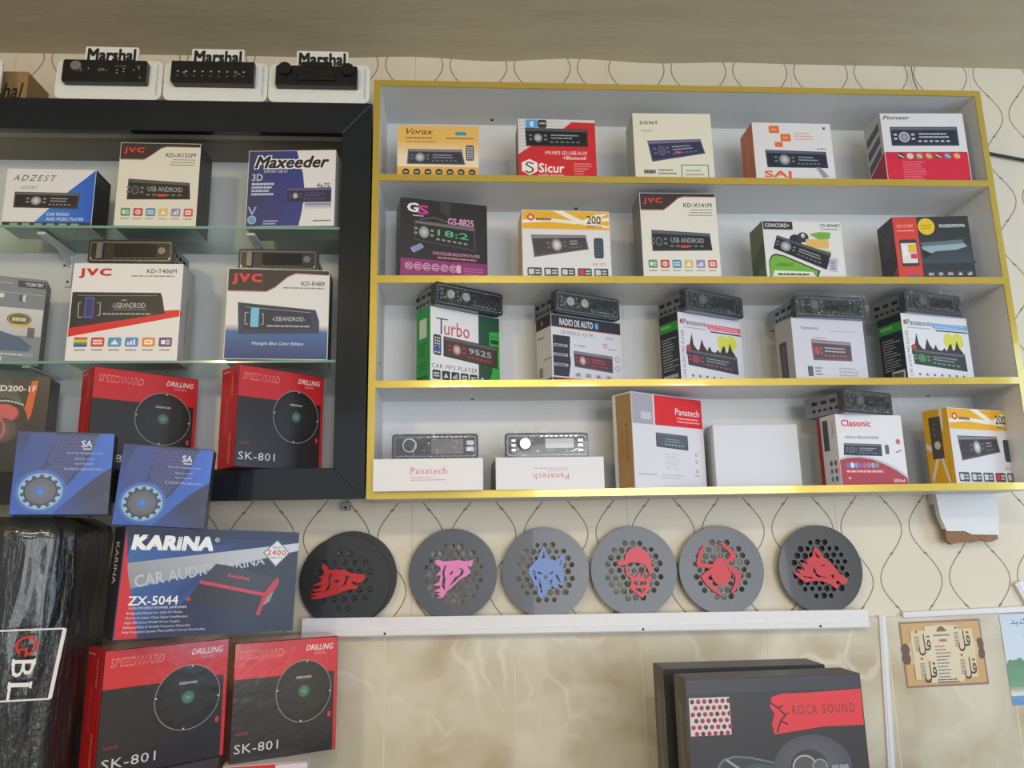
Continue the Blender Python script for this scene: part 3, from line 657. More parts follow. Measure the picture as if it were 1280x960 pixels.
b = gbox('white stereo box with green artwork and tilted radio picture, second gold shelf', (.694, 1.632), .190, .075, .141, 'b', 1.7, cols=dict(front=W_, left=(98, 112, 70), top=(214, 214, 216)))
F = FP(b, 'front', base=(222, 222, 226)); GR = (112, 176, 62)
F.part('logo').rect(.7, .8, 38, 15, (50, 50, 50)); F.text('CONCORD+', 3, 4.5, 34, 11, (222, 222, 222), .03); F.text('CD-8094BT', 73, 4, 99, 9, (90, 90, 94), .03); F.main().lines(74, 11, 97, 15, 1, (130, 130, 130), .1)
F.part('green_artwork').poly([(58, 22), (72, 18), (86, 19), (84, 30), (70, 32)], GR); F.poly([(60, 46), (84, 52), (82, 64), (66, 60)], GR)
F.poly([(8, 60), (14, 57), (24, 60), (68, 86), (64, 98), (4, 98), (4, 70)], (50, 60, 40)); F.poly([(9, 62), (14, 60), (23, 62), (65, 87), (62, 97), (5, 97), (5, 72)], GR); F.poly([(10, 86), (58, 88), (62, 97), (7, 97)], (225, 228, 222)); F.text('SUPER BASS', 14, 73, 34, 79, (60, 84, 40), .01); F.lines(14, 90, 56, 95, 1, (70, 80, 60), .1, .7)
F.main().ell(40, 34, 8, 11, (40, 42, 46)); F.ell(50, 28, 7, 9, (52, 54, 56)); F.ell(50, 25, 2.5, 4, (200, 200, 204)); F.rect(53, 31, 82, 47, (222, 184, 108))
F.radio(((17, 25), (84, 56), (76, 84), (11, 48)), body=(40, 44, 54), scr=(26, 28, 36), knob=.2, kr=10)
F.part('label_sticker').poly([(81, 62), (92, 64), (89, 88), (78, 86)], (190, 190, 210)); F.lines(81, 67, 89, 84, 4, (110, 110, 140), .2, .5); F.done()
F = FP(b, 'left', base=(98, 112, 70)); F.poly([(0, 60), (100, 30), (100, 70), (0, 90)], (70, 86, 50)); F.done()

b = gbox('charcoal stereo box with red band and yellow disc, right end of second gold shelf', (1.011, 1.640), .179, .075, .155, 'b', -4.0, cols=dict(front=(48, 52, 60), left=(44, 42, 46), top=(60, 60, 66)), mat='ink')
F = FP(b, 'front', base=(46, 51, 60)); F.rect(.7, .7, 32, 99.4, (216, 66, 58)); F.rect(32, 30, 99, 75, (46, 51, 60), (60, 76, 88))
F.text('CDX-GT4987', 5, 12, 27, 17, (240, 180, 170), .01); F.lines(5, 20, 28, 24, 1, (240, 170, 160), .1)
F.part('yellow_disc').ell(44, 16, 11, 13.5, (228, 196, 40)); F.lines(37, 12, 51, 21, 2, (190, 150, 30), .2)
F.main().text('FM/USB/SD/MP3/WMA', 61, 13, 95, 18, (226, 228, 232), .03)
F.part('pictured_device').poly([(33, 42), (88, 38), (92, 46), (40, 52)], (92, 116, 130)); F.poly([(34, 48), (90, 44), (94, 49), (80, 54), (52, 56), (42, 62), (36, 56)], (150, 172, 184)); F.poly([(34, 52), (48, 60), (36, 68)], (30, 36, 44))
F.part('pictured_phone').rr(6, 36, 29, 79, (60, 58, 64), 3); F.rr(7.5, 42, 27.5, 74, (226, 222, 222), 1); F.rect(17, 44, 27, 57, (232, 184, 50)); F.rect(19, 59, 27, 67, (206, 60, 110)); F.rect(10, 46, 15, 62, (236, 236, 240))
F.part('icon_row').rr(12, 93, 27, 99, (70, 100, 190), 1)
for i in range(5): F.icon(38+i*12.5, 88, 47+i*12.5, 96, (70, 74, 84), (215, 217, 222), i, 1)
F.done(); F = FP(b, 'left', base=(44, 42, 46)); F.poly([(30, 100), (100, 78), (100, 100)], (180, 54, 50)); F.lines(20, 20, 80, 60, 6, (80, 78, 82)); F.done()

# third gold shelf
b = gbox('green and white stereo box under a wrapped radio, left end of third gold shelf', (-.072, 1.622), .186, .06, .168, 'c', 33, cols=dict(front=W_, left=(44, 150, 66), top=(210, 214, 212)))
F = FP(b, 'front', base=(228, 228, 234)); F.rect(68, .5, 99.4, 99.4, (40, 84, 62)); F.poly([(84, 22), (99.4, 20), (99.4, 99), (80, 99), (88, 78), (90, 55), (84, 40)], (58, 176, 76))
F.part('logo').line([(8, 15), (24, 15)], 1.6, (70, 60, 66)); F.line([(15, 14), (15, 36)], 2, (80, 60, 66)); F.text('urbo', 19, 17, 55, 36, (200, 50, 62), -.005)
F.main().text('RADIO', 86, 26, 98, 30, (40, 110, 54), .01); F.rr(86, 32, 98, 38, (36, 80, 46), 1); F.text('MP3', 86, 41, 98, 46, (40, 90, 50), .01)
F.remote(((4, 37), (15, 37.5), (15, 65), (4, 64)), (56, 58, 64), (205, 205, 212)); F.ell(9.5, 56, 3.6, 4, (50, 90, 170))
F.radio(((18, 38), (96, 42), (96, 72), (18, 65)), body=(60, 54, 56), scr=(78, 64, 62), knob=.24, acc=(196, 56, 60), knobc=(214, 210, 212), disp=(190, 190, 192), text='9525', kr=8)
F.part('lettering').text('CAR MP3 PLAYER', 2, 76, 66, 82, (74, 74, 82), .0, sp=1.2)
F.part('icon_row')
for i in range(5): F.icon(3+i*13, 84.5, 14+i*13, 96.5, (48, 52, 54), (210, 214, 214), i+2)
F.ell(73, 91, 2.4, 4, (190, 215, 235)); F.done()
F = FP(b, 'left', base=(44, 152, 68)); F.rect(22, 14, 74, 40, (206, 212, 206)); F.lines(18, 46, 80, 66, 5, (32, 104, 48), .4); F.lines(18, 72, 80, 84, 3, (32, 104, 48), .4); F.lines(10, 90, 90, 96, 1, (30, 90, 44), .1, .6); F.done()

b = gbox('black topped white stereo box reading radio de auto, third gold shelf', (.193, 1.628), .190, .064, .152, 'c', 25, cols=dict(front=W_, left=(206, 206, 212), top=(60, 60, 66)))
F = FP(b, 'front', base=(214, 214, 226)); BKc = (44, 46, 54); F.rect(.6, .6, 99.4, 18, BKc); F.rect(.6, 18, 99.4, 19.2, (206, 96, 92)); F.rect(.6, 95, 99.4, 99.4, (60, 56, 62)); F.rect(.6, 93.6, 99.4, 95, (206, 96, 92))
F.part('lettering').text('RADIO DE AUTO', 12, 5, 59, 15, (226, 228, 234), .03); F.ell(64.5, 10, 2.8, 5.2, (96, 160, 225)); F.text('USB  MICRO SD  AUX  FM', 13, 23, 58, 28.5, (130, 130, 140), .01); F.text('12/24V', 77, 24, 89, 28.5, (130, 130, 140), .01)
F.main().poly([(2, 31), (26, 31), (25, 60), (26, 70), (23, 92), (2, 92)], (46, 50, 60))
for v in (44, 58, 73): F.rect(3, v, 22, v+4, (170, 172, 182)); F.lines(5, v+.5, 20, v+3.6, 1, (60, 64, 72), .1, .6)
F.text('US-1204BE', 31, 42, 47, 45, (120, 120, 130), .01); F.ring(76, 39, 3, 3.6, 1, (206, 70, 70)); F.lines(80, 42, 92, 45, 1, (130, 130, 140), .1)
F.radio(((30, 52), (86, 54), (86, 80), (31, 76)), body=(92, 86, 96), scr=(84, 60, 68), knob=.22, acc=(180, 60, 66), knobc=(214, 206, 208), disp=(190, 80, 84))
F.ring(93, 58, 3.4, 4, .7, (90, 90, 100)); F.ring(93, 72, 3.4, 4, .7, (90, 90, 100))
for i in range(4): F.icon(31+i*14.5, 84, 40+i*14.5, 91, (190, 190, 204), (84, 84, 94), i+1)
F.done()
F = FP(b, 'left', base=(208, 208, 214)); F.rect(0, 0, 100, 18, (50, 46, 52)); F.ell(40, 9, 8, 4, (190, 90, 80)); F.rect(0, 95, 100, 100, (60, 56, 62)); F.lines(10, 28, 60, 34, 1, (110, 110, 116), .2); F.rect(50, 64, 100, 67, (190, 160, 80)); F.rect(15, 76, 40, 90, (130, 130, 138)); F.done()

def panbox(F, bar, kn):
    F.part('logo').text('ePanasonic', 3, 9, 46, 17, (120, 80, 96) if bar[0] > 150 else (70, 90, 120), .02); F.text('e', 3, 10, 7, 17, (210, 50, 70), .03)
    F.main().rect(46, 12, 99.3, 20, bar); F.lines(48, 13, 98, 19, 2, tuple(min(255, c+60) for c in bar), .1, .4); F.rect(50, 22, 99.3, 24, (56, 54, 58)); F.lines(8, 19.5, 44, 23, 1, (160, 160, 170), .1)
    F.vtext('CAR AUDIO MP3 PLAYER', 3.5, 26, 8, 96, (90, 90, 100), .01)
    F.part('crowd_picture')
    for cu, cv, ru, rv in ((68, 38, 8, 12), (82, 37, 9, 12)): F.ell(cu, cv, ru, rv, (212, 214, 90))
    rd = random.Random(4); CB_ = (66, 56, 54)
    pts = [(10, 58)]
    for (u_, v_) in ((12, 50), (16, 46), (20, 29), (22, 46), (26, 52), (30, 54), (35, 36), (38, 46), (43, 53), (47, 45), (50, 53), (56, 54), (60, 49), (63, 54), (68, 44), (71, 42), (73, 53), (76, 50), (80, 37), (83, 48), (88, 55)): pts += [(u_, v_)]
    for (a_, b_), (c__, d_) in zip(pts, pts[1:]): F.poly([(a_, b_), (c__, d_), (c__, 62), (a_, 62)], CB_)
    F.ell(14, 52, 4, 5, (190, 70, 50))
    F.radio(((11, 54), (90, 57), (91, 84), (12, 77)), body=(58, 60, 68), scr=(64, 66, 76), knob=.16, acc=kn, knobc=kn, disp=(150, 156, 166), kr=7)
    F.part('icon_row')
    for i in range(7): F.ell(18+i*11, 92, 1.8, 2, (110, 112, 122))
def panside(F, seed, bar=False):
    F.rect(0, 12, 100, 26, (58, 150, 70)); F.rect(8, 15, 60, 20, (120, 190, 120)); F.lines(10, 34, 92, 84, 12, (176, 180, 190), .5, .32, seed=seed)
    if bar: F.rect(38, 85, 92, 99, (220, 220, 224)); F.lines(42, 87, 88, 97, 1, (60, 60, 64), .05, .9)
    else: F.lines(10, 88, 90, 96, 1, (190, 192, 200), .1, .7)
b = gbox('white stereo box with concert crowd and pink bar, centre of third gold shelf', (.478, 1.626), .190, .064, .156, 'c', 25, cols=dict(front=W_, left=(44, 50, 60), top=(220, 220, 226)))
F = FP(b, 'front', base=(220, 218, 230)); panbox(F, (214, 108, 124), (196, 70, 90)); F.done(); F = FP(b, 'left', base=(44, 50, 58)); panside(F, 3); F.done()
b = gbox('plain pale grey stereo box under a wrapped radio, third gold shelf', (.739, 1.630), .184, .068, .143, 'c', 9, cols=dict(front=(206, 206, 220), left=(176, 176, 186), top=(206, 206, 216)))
F = FP(b, 'front', base=(206, 206, 220)); F.part('logo').text('Pamesonic', 13, 13, 37, 18, (110, 106, 124), .02, 0, sp=1.1); F.main().lines(52, 18, 92, 21, 1, (170, 170, 186), .1)
F.lines(28, 30, 48, 33, 1, (140, 140, 156), .1)
F.radio(((25, 34), (80, 37), (80, 68), (26, 68)), body=(112, 96, 108), scr=(88, 74, 86), knob=.12, acc=(190, 96, 96), knobc=(214, 90, 84), disp=(190, 176, 190), kr=6)
F.remote(((17, 78), (24, 78), (24, 94), (17, 94)), (58, 54, 66)); F.lines(27, 78, 38, 93, 3, (120, 116, 134), .3); F.lines(60, 78, 92, 94, 3, (170, 168, 186), .3, .5); F.done()
F = FP(b, 'left', base=(178, 178, 188)); F.poly([(18, 34), (62, 34), (62, 98), (22, 98)], (84, 74, 82)); F.poly([(30, 40), (52, 40), (52, 92), (32, 92)], (106, 94, 102)); F.done()
b = gbox('white stereo box with concert crowd and light blue bar, right end of third gold shelf', (.997, 1.630), .195, .07, .154, 'c', 14.5, cols=dict(front=W_, left=(44, 50, 60), top=(220, 220, 226)))
F = FP(b, 'front', base=(222, 224, 232)); panbox(F, (110, 160, 210), (96, 170, 90)); F.done(); F = FP(b, 'left', base=(44, 50, 58)); panside(F, 5, True); F.done()

# bottom gold shelf
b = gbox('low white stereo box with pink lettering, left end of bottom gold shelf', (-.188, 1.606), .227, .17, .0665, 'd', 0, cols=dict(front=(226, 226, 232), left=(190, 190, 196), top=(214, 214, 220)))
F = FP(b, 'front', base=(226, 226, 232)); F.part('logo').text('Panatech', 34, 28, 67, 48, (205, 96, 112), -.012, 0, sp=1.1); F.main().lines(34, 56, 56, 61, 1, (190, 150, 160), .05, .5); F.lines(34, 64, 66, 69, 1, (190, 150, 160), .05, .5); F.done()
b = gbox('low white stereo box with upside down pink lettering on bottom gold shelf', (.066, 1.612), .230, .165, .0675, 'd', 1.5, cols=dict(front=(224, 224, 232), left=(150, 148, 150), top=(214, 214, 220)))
F = FP(b, 'front', base=(224, 224, 232)); F.sub((67, 70), (34, 70), (34, 30), (67, 30)); F.part('logo').text('Panatech', 0, 2, 100, 48, (205, 96, 112), -.012, 0, sp=1.1); F.main().lines(0, 66, 65, 76, 1, (190, 150, 160), .05, .5); F.lines(0, 84, 98, 94, 1, (190, 150, 160), .05, .5); F.end(); F.done()

b = gbox('tall white stereo box with red top and brown side on bottom gold shelf', (.360, 1.612), .222, .06, .208, 'd', 31, cols=dict(front=W_, left=(222, 222, 226), top=(222, 222, 226)))
F = FP(b, 'front', base=(224, 224, 234)); F.rect(.6, .6, 29, 33, (168, 168, 182)); F.rect(31, .6, 99.4, 33, (222, 42, 48)); F.rr(12, 20, 26, 28, (200, 200, 214), 1)
F.part('logo').text('Panatech', 60, 13, 95, 20, (250, 220, 222), .02, 0, out=(190, 60, 66)); F.main().lines(62, 22, 95, 29, 2, (250, 170, 172), .3)
F.radio(((31, 41), (76, 42), (76, 58), (31, 56)), body=(66, 70, 84), scr=(92, 100, 112), knob=None, acc=(130, 200, 210), disp=(150, 160, 172))
F.lines(42, 62, 68, 80, 7, (196, 196, 208), .5, .35); F.lines(5, 84, 30, 87, 1, (176, 176, 190), .1); F.lines(36, 84, 70, 90, 2, (196, 196, 208), .3)
for v in (62, 70, 80): F.ring(87, v, 1.8, 2, .7, (206, 80, 90), 14)
F.lines(83, 84, 91, 86, 1, (150, 150, 160), .1)
F.done(); F = FP(b, 'left', base=(222, 222, 226)); F.rect(18, 1.5, 98, 99, (172, 138, 92)); F.vtext('panatech', 62, 33, 80, 72, (112, 84, 56), 0, False); F.lines(40, 36, 50, 66, 8, (140, 108, 70)); F.done()

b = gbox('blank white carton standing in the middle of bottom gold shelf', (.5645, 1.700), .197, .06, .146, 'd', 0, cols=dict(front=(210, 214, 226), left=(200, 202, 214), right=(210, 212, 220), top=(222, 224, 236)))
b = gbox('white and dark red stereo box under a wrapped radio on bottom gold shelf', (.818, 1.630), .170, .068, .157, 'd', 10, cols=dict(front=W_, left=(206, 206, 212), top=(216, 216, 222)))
F = FP(b, 'front', base=(222, 222, 228)); RD = (168, 44, 56)
F.poly([(.6, 62), (12, 59), (30, 58), (50, 61), (70, 68), (86, 76), (99.4, 86), (99.4, 99.4), (.6, 99.4)], (190, 190, 200)); F.poly([(.6, 65), (12, 62), (30, 61), (50, 64), (68, 71), (84, 79), (99.4, 90), (99.4, 99.4), (.6, 99.4)], RD)
F.part('logo').text('Clasonic', 8, 8, 52, 17, (210, 46, 56), .04); F.main().text('DIGITAL MEDIA RECEIVER', 12, 31, 62, 34.5, (110, 108, 118), .02)
F.radio(((9, 41), (65, 42), (65, 59), (7, 58)), body=(66, 64, 76), scr=(48, 46, 58), knob=.2, kr=7, knobc=(90, 86, 96)); F.remote(((70, 43), (76, 43), (76, 56), (70, 56)), (50, 48, 56)); F.ell(91, 38, 3.4, 4, (196, 100, 80)); F.line([(86, 54), (95, 50)], 1.4, (90, 88, 98))
F.part('icon_row')
for i in range(8): F.ell(12+i*6.2, 72, 2.8, 4, [(70, 120, 190), (220, 220, 230), (90, 160, 210), (150, 90, 150), (200, 90, 100), (110, 140, 190), (170, 150, 190), (100, 150, 140)][i])
F.main().lines(9, 78, 64, 83, 1, (224, 170, 176), .05, .6); F.text('50Wx4', 78, 91, 95, 96, (230, 205, 208), .03); F.poly([(10, 90), (14, 88), (14, 92)], (230, 200, 204)); F.done()
F = FP(b, 'left', base=(208, 208, 214)); F.rect(0, 0, 20, 100, (150, 44, 54)); F.rect(30, 6, 58, 50, (72, 70, 82)); F.vtext('Clasonic', 74, 8, 86, 32, (190, 60, 70))
for i in range(3):
    for j in range(2): F.ell(58+j*22, 68+i*11, 7, 4, [(80, 80, 96), (120, 80, 90), (90, 130, 180), (180, 70, 80), (90, 140, 130), (70, 90, 160)][i*2+j])
F.done()
b = gbox('yellow and white stereo box turned to show its yellow side, bottom gold shelf right end', (1.073, 1.624), .206, .064, .169, 'd', 19, cols=dict(front=W_, left=(226, 172, 36), top=(150, 130, 80)))
F = FP(b, 'front', base=(220, 220, 228)); box200(F); F.done()
F = FP(b, 'left', base=(226, 172, 36)); F.poly([(0, 44), (34, 52), (34, 58), (0, 52)], (232, 226, 214)); F.poly([(66, 0), (80, 0), (74, 30), (66, 30)], (232, 226, 214)); F.poly([(8, 92), (36, 64), (46, 66), (14, 98)], (232, 226, 214)); F.poly([(54, 66), (62, 66), (82, 98), (72, 98)], (232, 226, 214))
F.rr(22, 10, 68, 66, (84, 78, 76), 3); F.ell(46, 48, 12, 5.4, (206, 200, 198)); F.lines(38, 16, 44, 38, 3, (140, 132, 128)); F.vtext('HIGH QUALITY', 78, 60, 88, 96, (180, 136, 40)); F.done()

# ------------------------------------------------------------------ radios (single-slot head units in clear film)
FC = {}
def head_unit(label, a, z, yaw=0, d=.11, w=.178, h=.05, style='knob', tint=(30, 31, 35), knobc='chrome', film=True, group='unboxed car stereos standing on the cartons', tilt=0):
    ya = R(yaw); cx = a[0]+cos(ya)*w/2-sin(ya)*d/2; cy = a[1]+sin(ya)*w/2+cos(ya)*d/2
    t = thing('car_stereo', label, 'car stereo', (cx, cy, z), (0, R(tilt), ya), group)
    fy = -d/2; key = tuple(tint)
    if key not in FC: FC[key] = plain('stereo_fascia', tint, .2, coat=.5, bump=.1, bscale=120)
    fm = FC[key]
    m = MB(); m.box(-w/2+.006, w/2-.006, fy+.016, d/2, .001, h-.003); b = m.build('metal_chassis', M['silver'], t, bevel=.001)
    m = MB()
    for sx in (-1, 1):
        for i in range(5): m.box(sx*(w/2-.0062), sx*(w/2-.0055), fy+.025+i*.016, fy+.034+i*.016, .012, .018); 
        for i in range(3): m.box(sx*(w/2-.0062), sx*(w/2-.0054), fy+.03+i*.026, fy+.046+i*.026, .028, .036)
    m.build('chassis_slots', M['dirt'], b)['kind'] = 'stuff'
    vs, fs = plate([rrect(-w/2, .0005, w/2, h, .006)], .016, bevel=.0014); m = MB(); m.add([(x, fy+.010-zz, y) for x, y, zz in vs], [f[::-1] for f in fs])
    f = m.build('fascia', fm, t); y0 = fy+.0005
    def put(name, mat, bm_, par=None, stuff=False, bev=0):
        o = bm_.build(name, mat, par or t, bevel=bev)
        if stuff: o['kind'] = 'stuff'
        return o
    X = lambda u: -w/2+u*w; Zz = lambda v: h*(1-v)
    vs, fs = plate([rrect(X(.02), Zz(.93), X(.98), Zz(.08), .004), rrect(X(.03), Zz(.88), X(.97), Zz(.13), .004)], .001)
    m = MB(); m.add([(x, y0-.0004-zz, y) for x, y, zz in vs], [q[::-1] for q in fs]); put('trim_ring', M['dimchrome'], m)
    m = MB()
    if style == 'knob':
        m.cyl((X(.22), y0+.001, Zz(.5)), (0, -1, 0), .0155, .004, 28, .0145); r = put('knob_ring', M['greyp'], m)
        m = MB(); m.cyl((X(.22), y0-.003, Zz(.5)), (0, -1, 0), .012, .010, 28, .0105); put('knob', M[knobc], m, r)
        m = MB(); m.box(X(.42), X(.84), y0-.0008, y0+.001, Zz(.66), Zz(.24)); put('display', M['acrylic'], m, bev=.0004)
        m = MB()
        for i in range(6): m.box(X(.42+i*.072), X(.475+i*.072), y0-.0018, y0+.001, Zz(.86), Zz(.76))
        for du in (-.13, .13):
            for v in (.3, .5, .7): m.box(X(.22+du-.022), X(.22+du+.022), y0-.002, y0+.001, Zz(v+.06), Zz(v-.06))
        put('buttons', M['greyp'], m, stuff=True)
        m = MB(); m.box(X(.88), X(.95), y0-.0012, y0+.001, Zz(.7), Zz(.45)); put('usb_flap', M['blackp'], m, bev=.0003)
    elif style == 'slab':
        m.box(X(.10), X(.175), y0-.006, y0+.001, Zz(.86), Zz(.12)); put('volume_slab', M['dimchrome'], m, bev=.0012)
        m = MB(); m.box(X(.30), X(.80), y0-.0008, y0+.001, Zz(.72), Zz(.2)); put('display', M['acrylic'], m, bev=.0004)
        m = MB(); m.cyl((X(.87), y0+.001, Zz(.48)), (0, -1, 0), .009, .004, 20, .008); put('side_dial', M['dimchrome'], m)
        m = MB()
        for i in range(7): m.box(X(.30+i*.075), X(.345+i*.075), y0-.0018, y0+.001, Zz(.86), Zz(.80))
        put('buttons', M['greyp'], m, stuff=True)
        m = MB(); m.cyl((X(.035), y0-.0004, Zz(.82)), (0, -1, 0), .0022, .001, 10); put('chrome_dot', M['chrome'], m); m = MB(); m.cyl((X(.965), y0-.0004, Zz(.82)), (0, -1, 0), .0022, .001, 10); put('chrome_dot', M['chrome'], m)
    elif style == 'screen':
        m.cyl((X(.2), y0+.001, Zz(.45)), (0, -1, 0), .016, .004, 28, .015); r = put('knob_ring', M['chrome'], m)
        m = MB(); m.cyl((X(.2), y0-.003, Zz(.45)), (0, -1, 0), .0125, .009, 28, .011); put('knob', M['greyp'], m, r)
        m = MB(); m.box(X(.45), X(.83), y0-.0008, y0+.001, Zz(.82), Zz(.2)); put('display', FC.setdefault('lcd', plain('grey_display', (120, 122, 128), .12, coat=.5)), m, bev=.0004)
        m = MB()
        for i in range(9): m.box(X(.40+i*.055), X(.435+i*.055), y0-.0016, y0+.001, Zz(.14), Zz(.09))
        for v in (.36, .62): m.box(X(.87), X(.955), y0-.0016, y0+.001, Zz(v+.09), Zz(v-.09))
        put('buttons', M['chrome'], m, stuff=True)
    elif style == 'silver':
        m.cyl((X(.23), y0+.001, Zz(.45)), (0, -1, 0), .0150, .004, 28, .014); r = put('knob_ring', M['greyp'], m)
        m = MB(); m.cyl((X(.23), y0-.003, Zz(.45)), (0, -1, 0), .0130, .010, 28, .0115); put('knob', M['chrome'], m, r)
        m = MB(); m.box(X(.48), X(.83), y0-.0008, y0+.001, Zz(.62), Zz(.22)); put('display', FC.setdefault('lcd2', plain('bright_display', (186, 188, 192), .12, coat=.6)), m, bev=.0004)
        m = MB(); m.tube([(X(.06), y0-.001, Zz(.72)), (X(.09), y0-.001, Zz(.84)), (X(.2), y0-.001, Zz(.8)), (X(.46), y0-.001, Zz(.8))], .0011, 6); put('chrome_trim', M['chrome'], m)
        m = MB(); m.tube([(X(.6), y0-.001, Zz(.8)), (X(.8), y0-.001, Zz(.78)), (X(.86), y0-.001, Zz(.66)), (X(.95), y0-.001, Zz(.66))], .0011, 6); put('chrome_trim', M['chrome'], m)
        m = MB()
        for i in range(8): m.box(X(.42+i*.06), X(.455+i*.06), y0-.0016, y0+.001, Zz(.14), Zz(.09))
        for v in (.3, .5, .7): m.box(X(.07), X(.12), y0-.0016, y0+.001, Zz(v+.05), Zz(v-.05)); m.box(X(.88), X(.94), y0-.0016, y0+.001, Zz(v+.05), Zz(v-.05))
        put('buttons', M['chrome'], m, stuff=True)
    elif style == 'twin':
        for u_ in (.2, .42):
            m = MB(); m.cyl((X(u_), y0+.001, Zz(.5)), (0, -1, 0), .0115, .008, 24, .010); put('knob', M['chrome'], m)
        m = MB(); m.box(X(.54), X(.9), y0-.0008, y0+.001, Zz(.62), Zz(.2)); put('display', M['acrylic'], m, bev=.0004)
        m = MB()
        for i in range(6): m.box(X(.54+i*.062), X(.585+i*.062), y0-.0016, y0+.001, Zz(.82), Zz(.74))
        for v in (.3, .5, .7): m.box(X(.06), X(.11), y0-.0016, y0+.001, Zz(v+.05), Zz(v-.05)); m.box(X(.30), X(.325), y0-.0016, y0+.001, Zz(v+.05), Zz(v-.05))
        put('buttons', M['dimchrome'], m, stuff=True)
    if film:
        rd = random.Random(int(abs(a[0])*1000)+5); nx_, nz_ = 22, 8; m = MB(); e = .0035; D = d*.72
        # a loose sleeve of film: front, top and both sides, crumpled
        def wob(s_): return (rd.random()-.5)*s_
        prof = []
        for i in range(nx_+1): prof.append((-w/2-e+(w+2*e)*i/nx_, fy-.0115))
        left = [(-w/2-e, fy-.009+D*(1-i/6)) for i in range(6)]; right = [(w/2+e, fy-.009+D*(i+1)/6) for i in range(6)]
        P_ = left+prof+right; rows = 7; vs = []
        for j in range(rows):
            zz = .001+(h+.0015)*j/(rows-1)
            for i, (x, y) in enumerate(P_): vs.append((x+wob(.0035), y+wob(.003), zz+wob(.001)))
        n_ = len(P_); fs = [(j*n_+i, j*n_+i+1, (j+1)*n_+i+1, (j+1)*n_+i) for j in range(rows-1) for i in range(n_-1)]
        m.add(vs, fs); m.build('plastic_film', M['film'], t, smooth=True)['label'] = 'clear crumpled plastic film'
    return t
zc = SZ['c']
head_unit('film wrapped car stereo lying on the green and white box', (-.060, 1.606), zc+.169, 32, d=.095, style='twin', tint=(24, 25, 28))
head_unit('wrapped car stereo with two silver knobs on the black topped box', (.204, 1.612), zc+.153, 25, d=.105, style='twin', tint=(34, 36, 44), w=.172)
head_unit('wrapped dark car stereo on the box with concert crowd and pink bar', (.496, 1.612), zc+.157, 25, d=.105, style='knob', tint=(44, 46, 58), knobc='dimchrome', w=.172)
head_unit('wrapped grey car stereo on the plain pale grey box', (.751, 1.622), zc+.144, 8, d=.135, style='knob', tint=(52, 54, 60), knobc='dimchrome', w=.174)
head_unit('wrapped car stereo on the box with light blue bar', (1.008, 1.620), zc+.155, 16, d=.115, style='knob', tint=(62, 64, 76), knobc='dimchrome', w=.168)
zd = SZ['d']
head_unit('car stereo with large grey screen on the leftmost low white box', (-.1495, 1.612), zd+.0672, .3, style='screen', tint=(66, 70, 80), w=.178, h=.051, d=.11)
head_unit('silver knobbed car stereo on the box with upside down lettering', (.088, 1.618), zd+.0682, 1.0, style='silver', tint=(58, 60, 66), w=.176, h=.051, d=.11)
head_unit('turned film wrapped car stereo on the white and dark red box', (.832, 1.606), zd+.158, 22, style='knob', tint=(52, 55, 66), knobc='dimchrome', w=.150, h=.050, d=.12)

# ------------------------------------------------------------------ boxes in the black cabinet
G_CAB = 'boxed goods in the black framed cabinet'
z1, z2, z3 = 2.2478, 1.9428, 1.7094
def cbox(name, label, a, w, d, h, z, yaw=0, **k): return carton(name, label, a, w, d, h, z, yaw, group=G_CAB, **k)
b = cbox('stereo_box', 'white stereo box with blue diagonal corner on upper glass shelf', (-1.004, 1.632), .189, .074, .1335, z1, .9, cols=dict(front=W_, right=(40, 42, 46), top=(60, 62, 66)))
F = FP(b, 'front', base=(222, 222, 228)); F.rect(.6, 94, 99.4, 99.6, (44, 48, 52)); F.emit([(99.4, .7), (66, 46), (36, 94), (99.4, 94)], [(0, 1, 2, 3)], [srgb((38, 92, 196)), srgb((40, 100, 205)), srgb((60, 130, 215)), srgb((30, 90, 200))])
F.part('logo').text('ADZEST', 7, 11, 56, 21.5, (66, 68, 74), .0, .35, sp=1.3); F.main().text('6000BT', 17, 30, 36, 36, (140, 142, 148), .0)
F.radio(((11, 41), (84, 42), (83, 70), (11, 69)), body=(58, 60, 66), scr=(34, 35, 40), knob=.34, acc=(140, 142, 150), knobc=(214, 216, 222), kr=8)
F.part('lettering').text('CAR RADIO', 49, 77, 74, 82.5, (205, 222, 245), .02); F.text('AND MUSIC PLAYER', 49, 85.5, 91, 91, (205, 222, 245), .02)
F.part('icon_row')
for i in range(6): F.rr(9+i*13.6, 96, 18+i*13.6, 100, (130, 160, 150), 1)
F.done(); F = FP(b, 'right', base=(40, 42, 46)); F.sub(5, 8, 70, 30); F.part('lettering').text('ADZEST', 0, 0, 100, 60, (96, 98, 104)); F.end(); F.done()
b = cbox('stereo_box', 'tall cream stereo box with red letters on upper glass shelf', (-.765, 1.630), .175, .082, .199, z1, .8, cols=dict(front=(222, 218, 206), right=(62, 62, 66), top=(44, 42, 44)))
F = FP(b, 'front', base=(222, 219, 208)); jvc(F, 'KD-X152M', rad=(46, 44, 48)); F.done(); F = FP(b, 'right', base=(62, 62, 66)); F.rr(48, 36, 58, 76, (40, 40, 44), 4); F.done()
b = cbox('stereo_box', 'blue and white stereo box with bold black slanted lettering, upper glass shelf', (-.483, 1.634), .197, .075, .184, z1, -3.0, cols=dict(front=(48, 60, 120), right=(206, 206, 210), top=(60, 66, 110)))
F = FP(b, 'front', base=(222, 222, 226)); BL = (48, 62, 138)
F.emit([(.6, .6), (55, .6), (59, 16), (63, 32), (65, 50), (65, 64), (63, 82), (60, 99.4), (.6, 99.4)], [tuple(range(9))], [srgb(c) for c in ((56, 60, 110), BL, BL, BL, (44, 66, 160), BL, BL, BL, (54, 58, 104))])
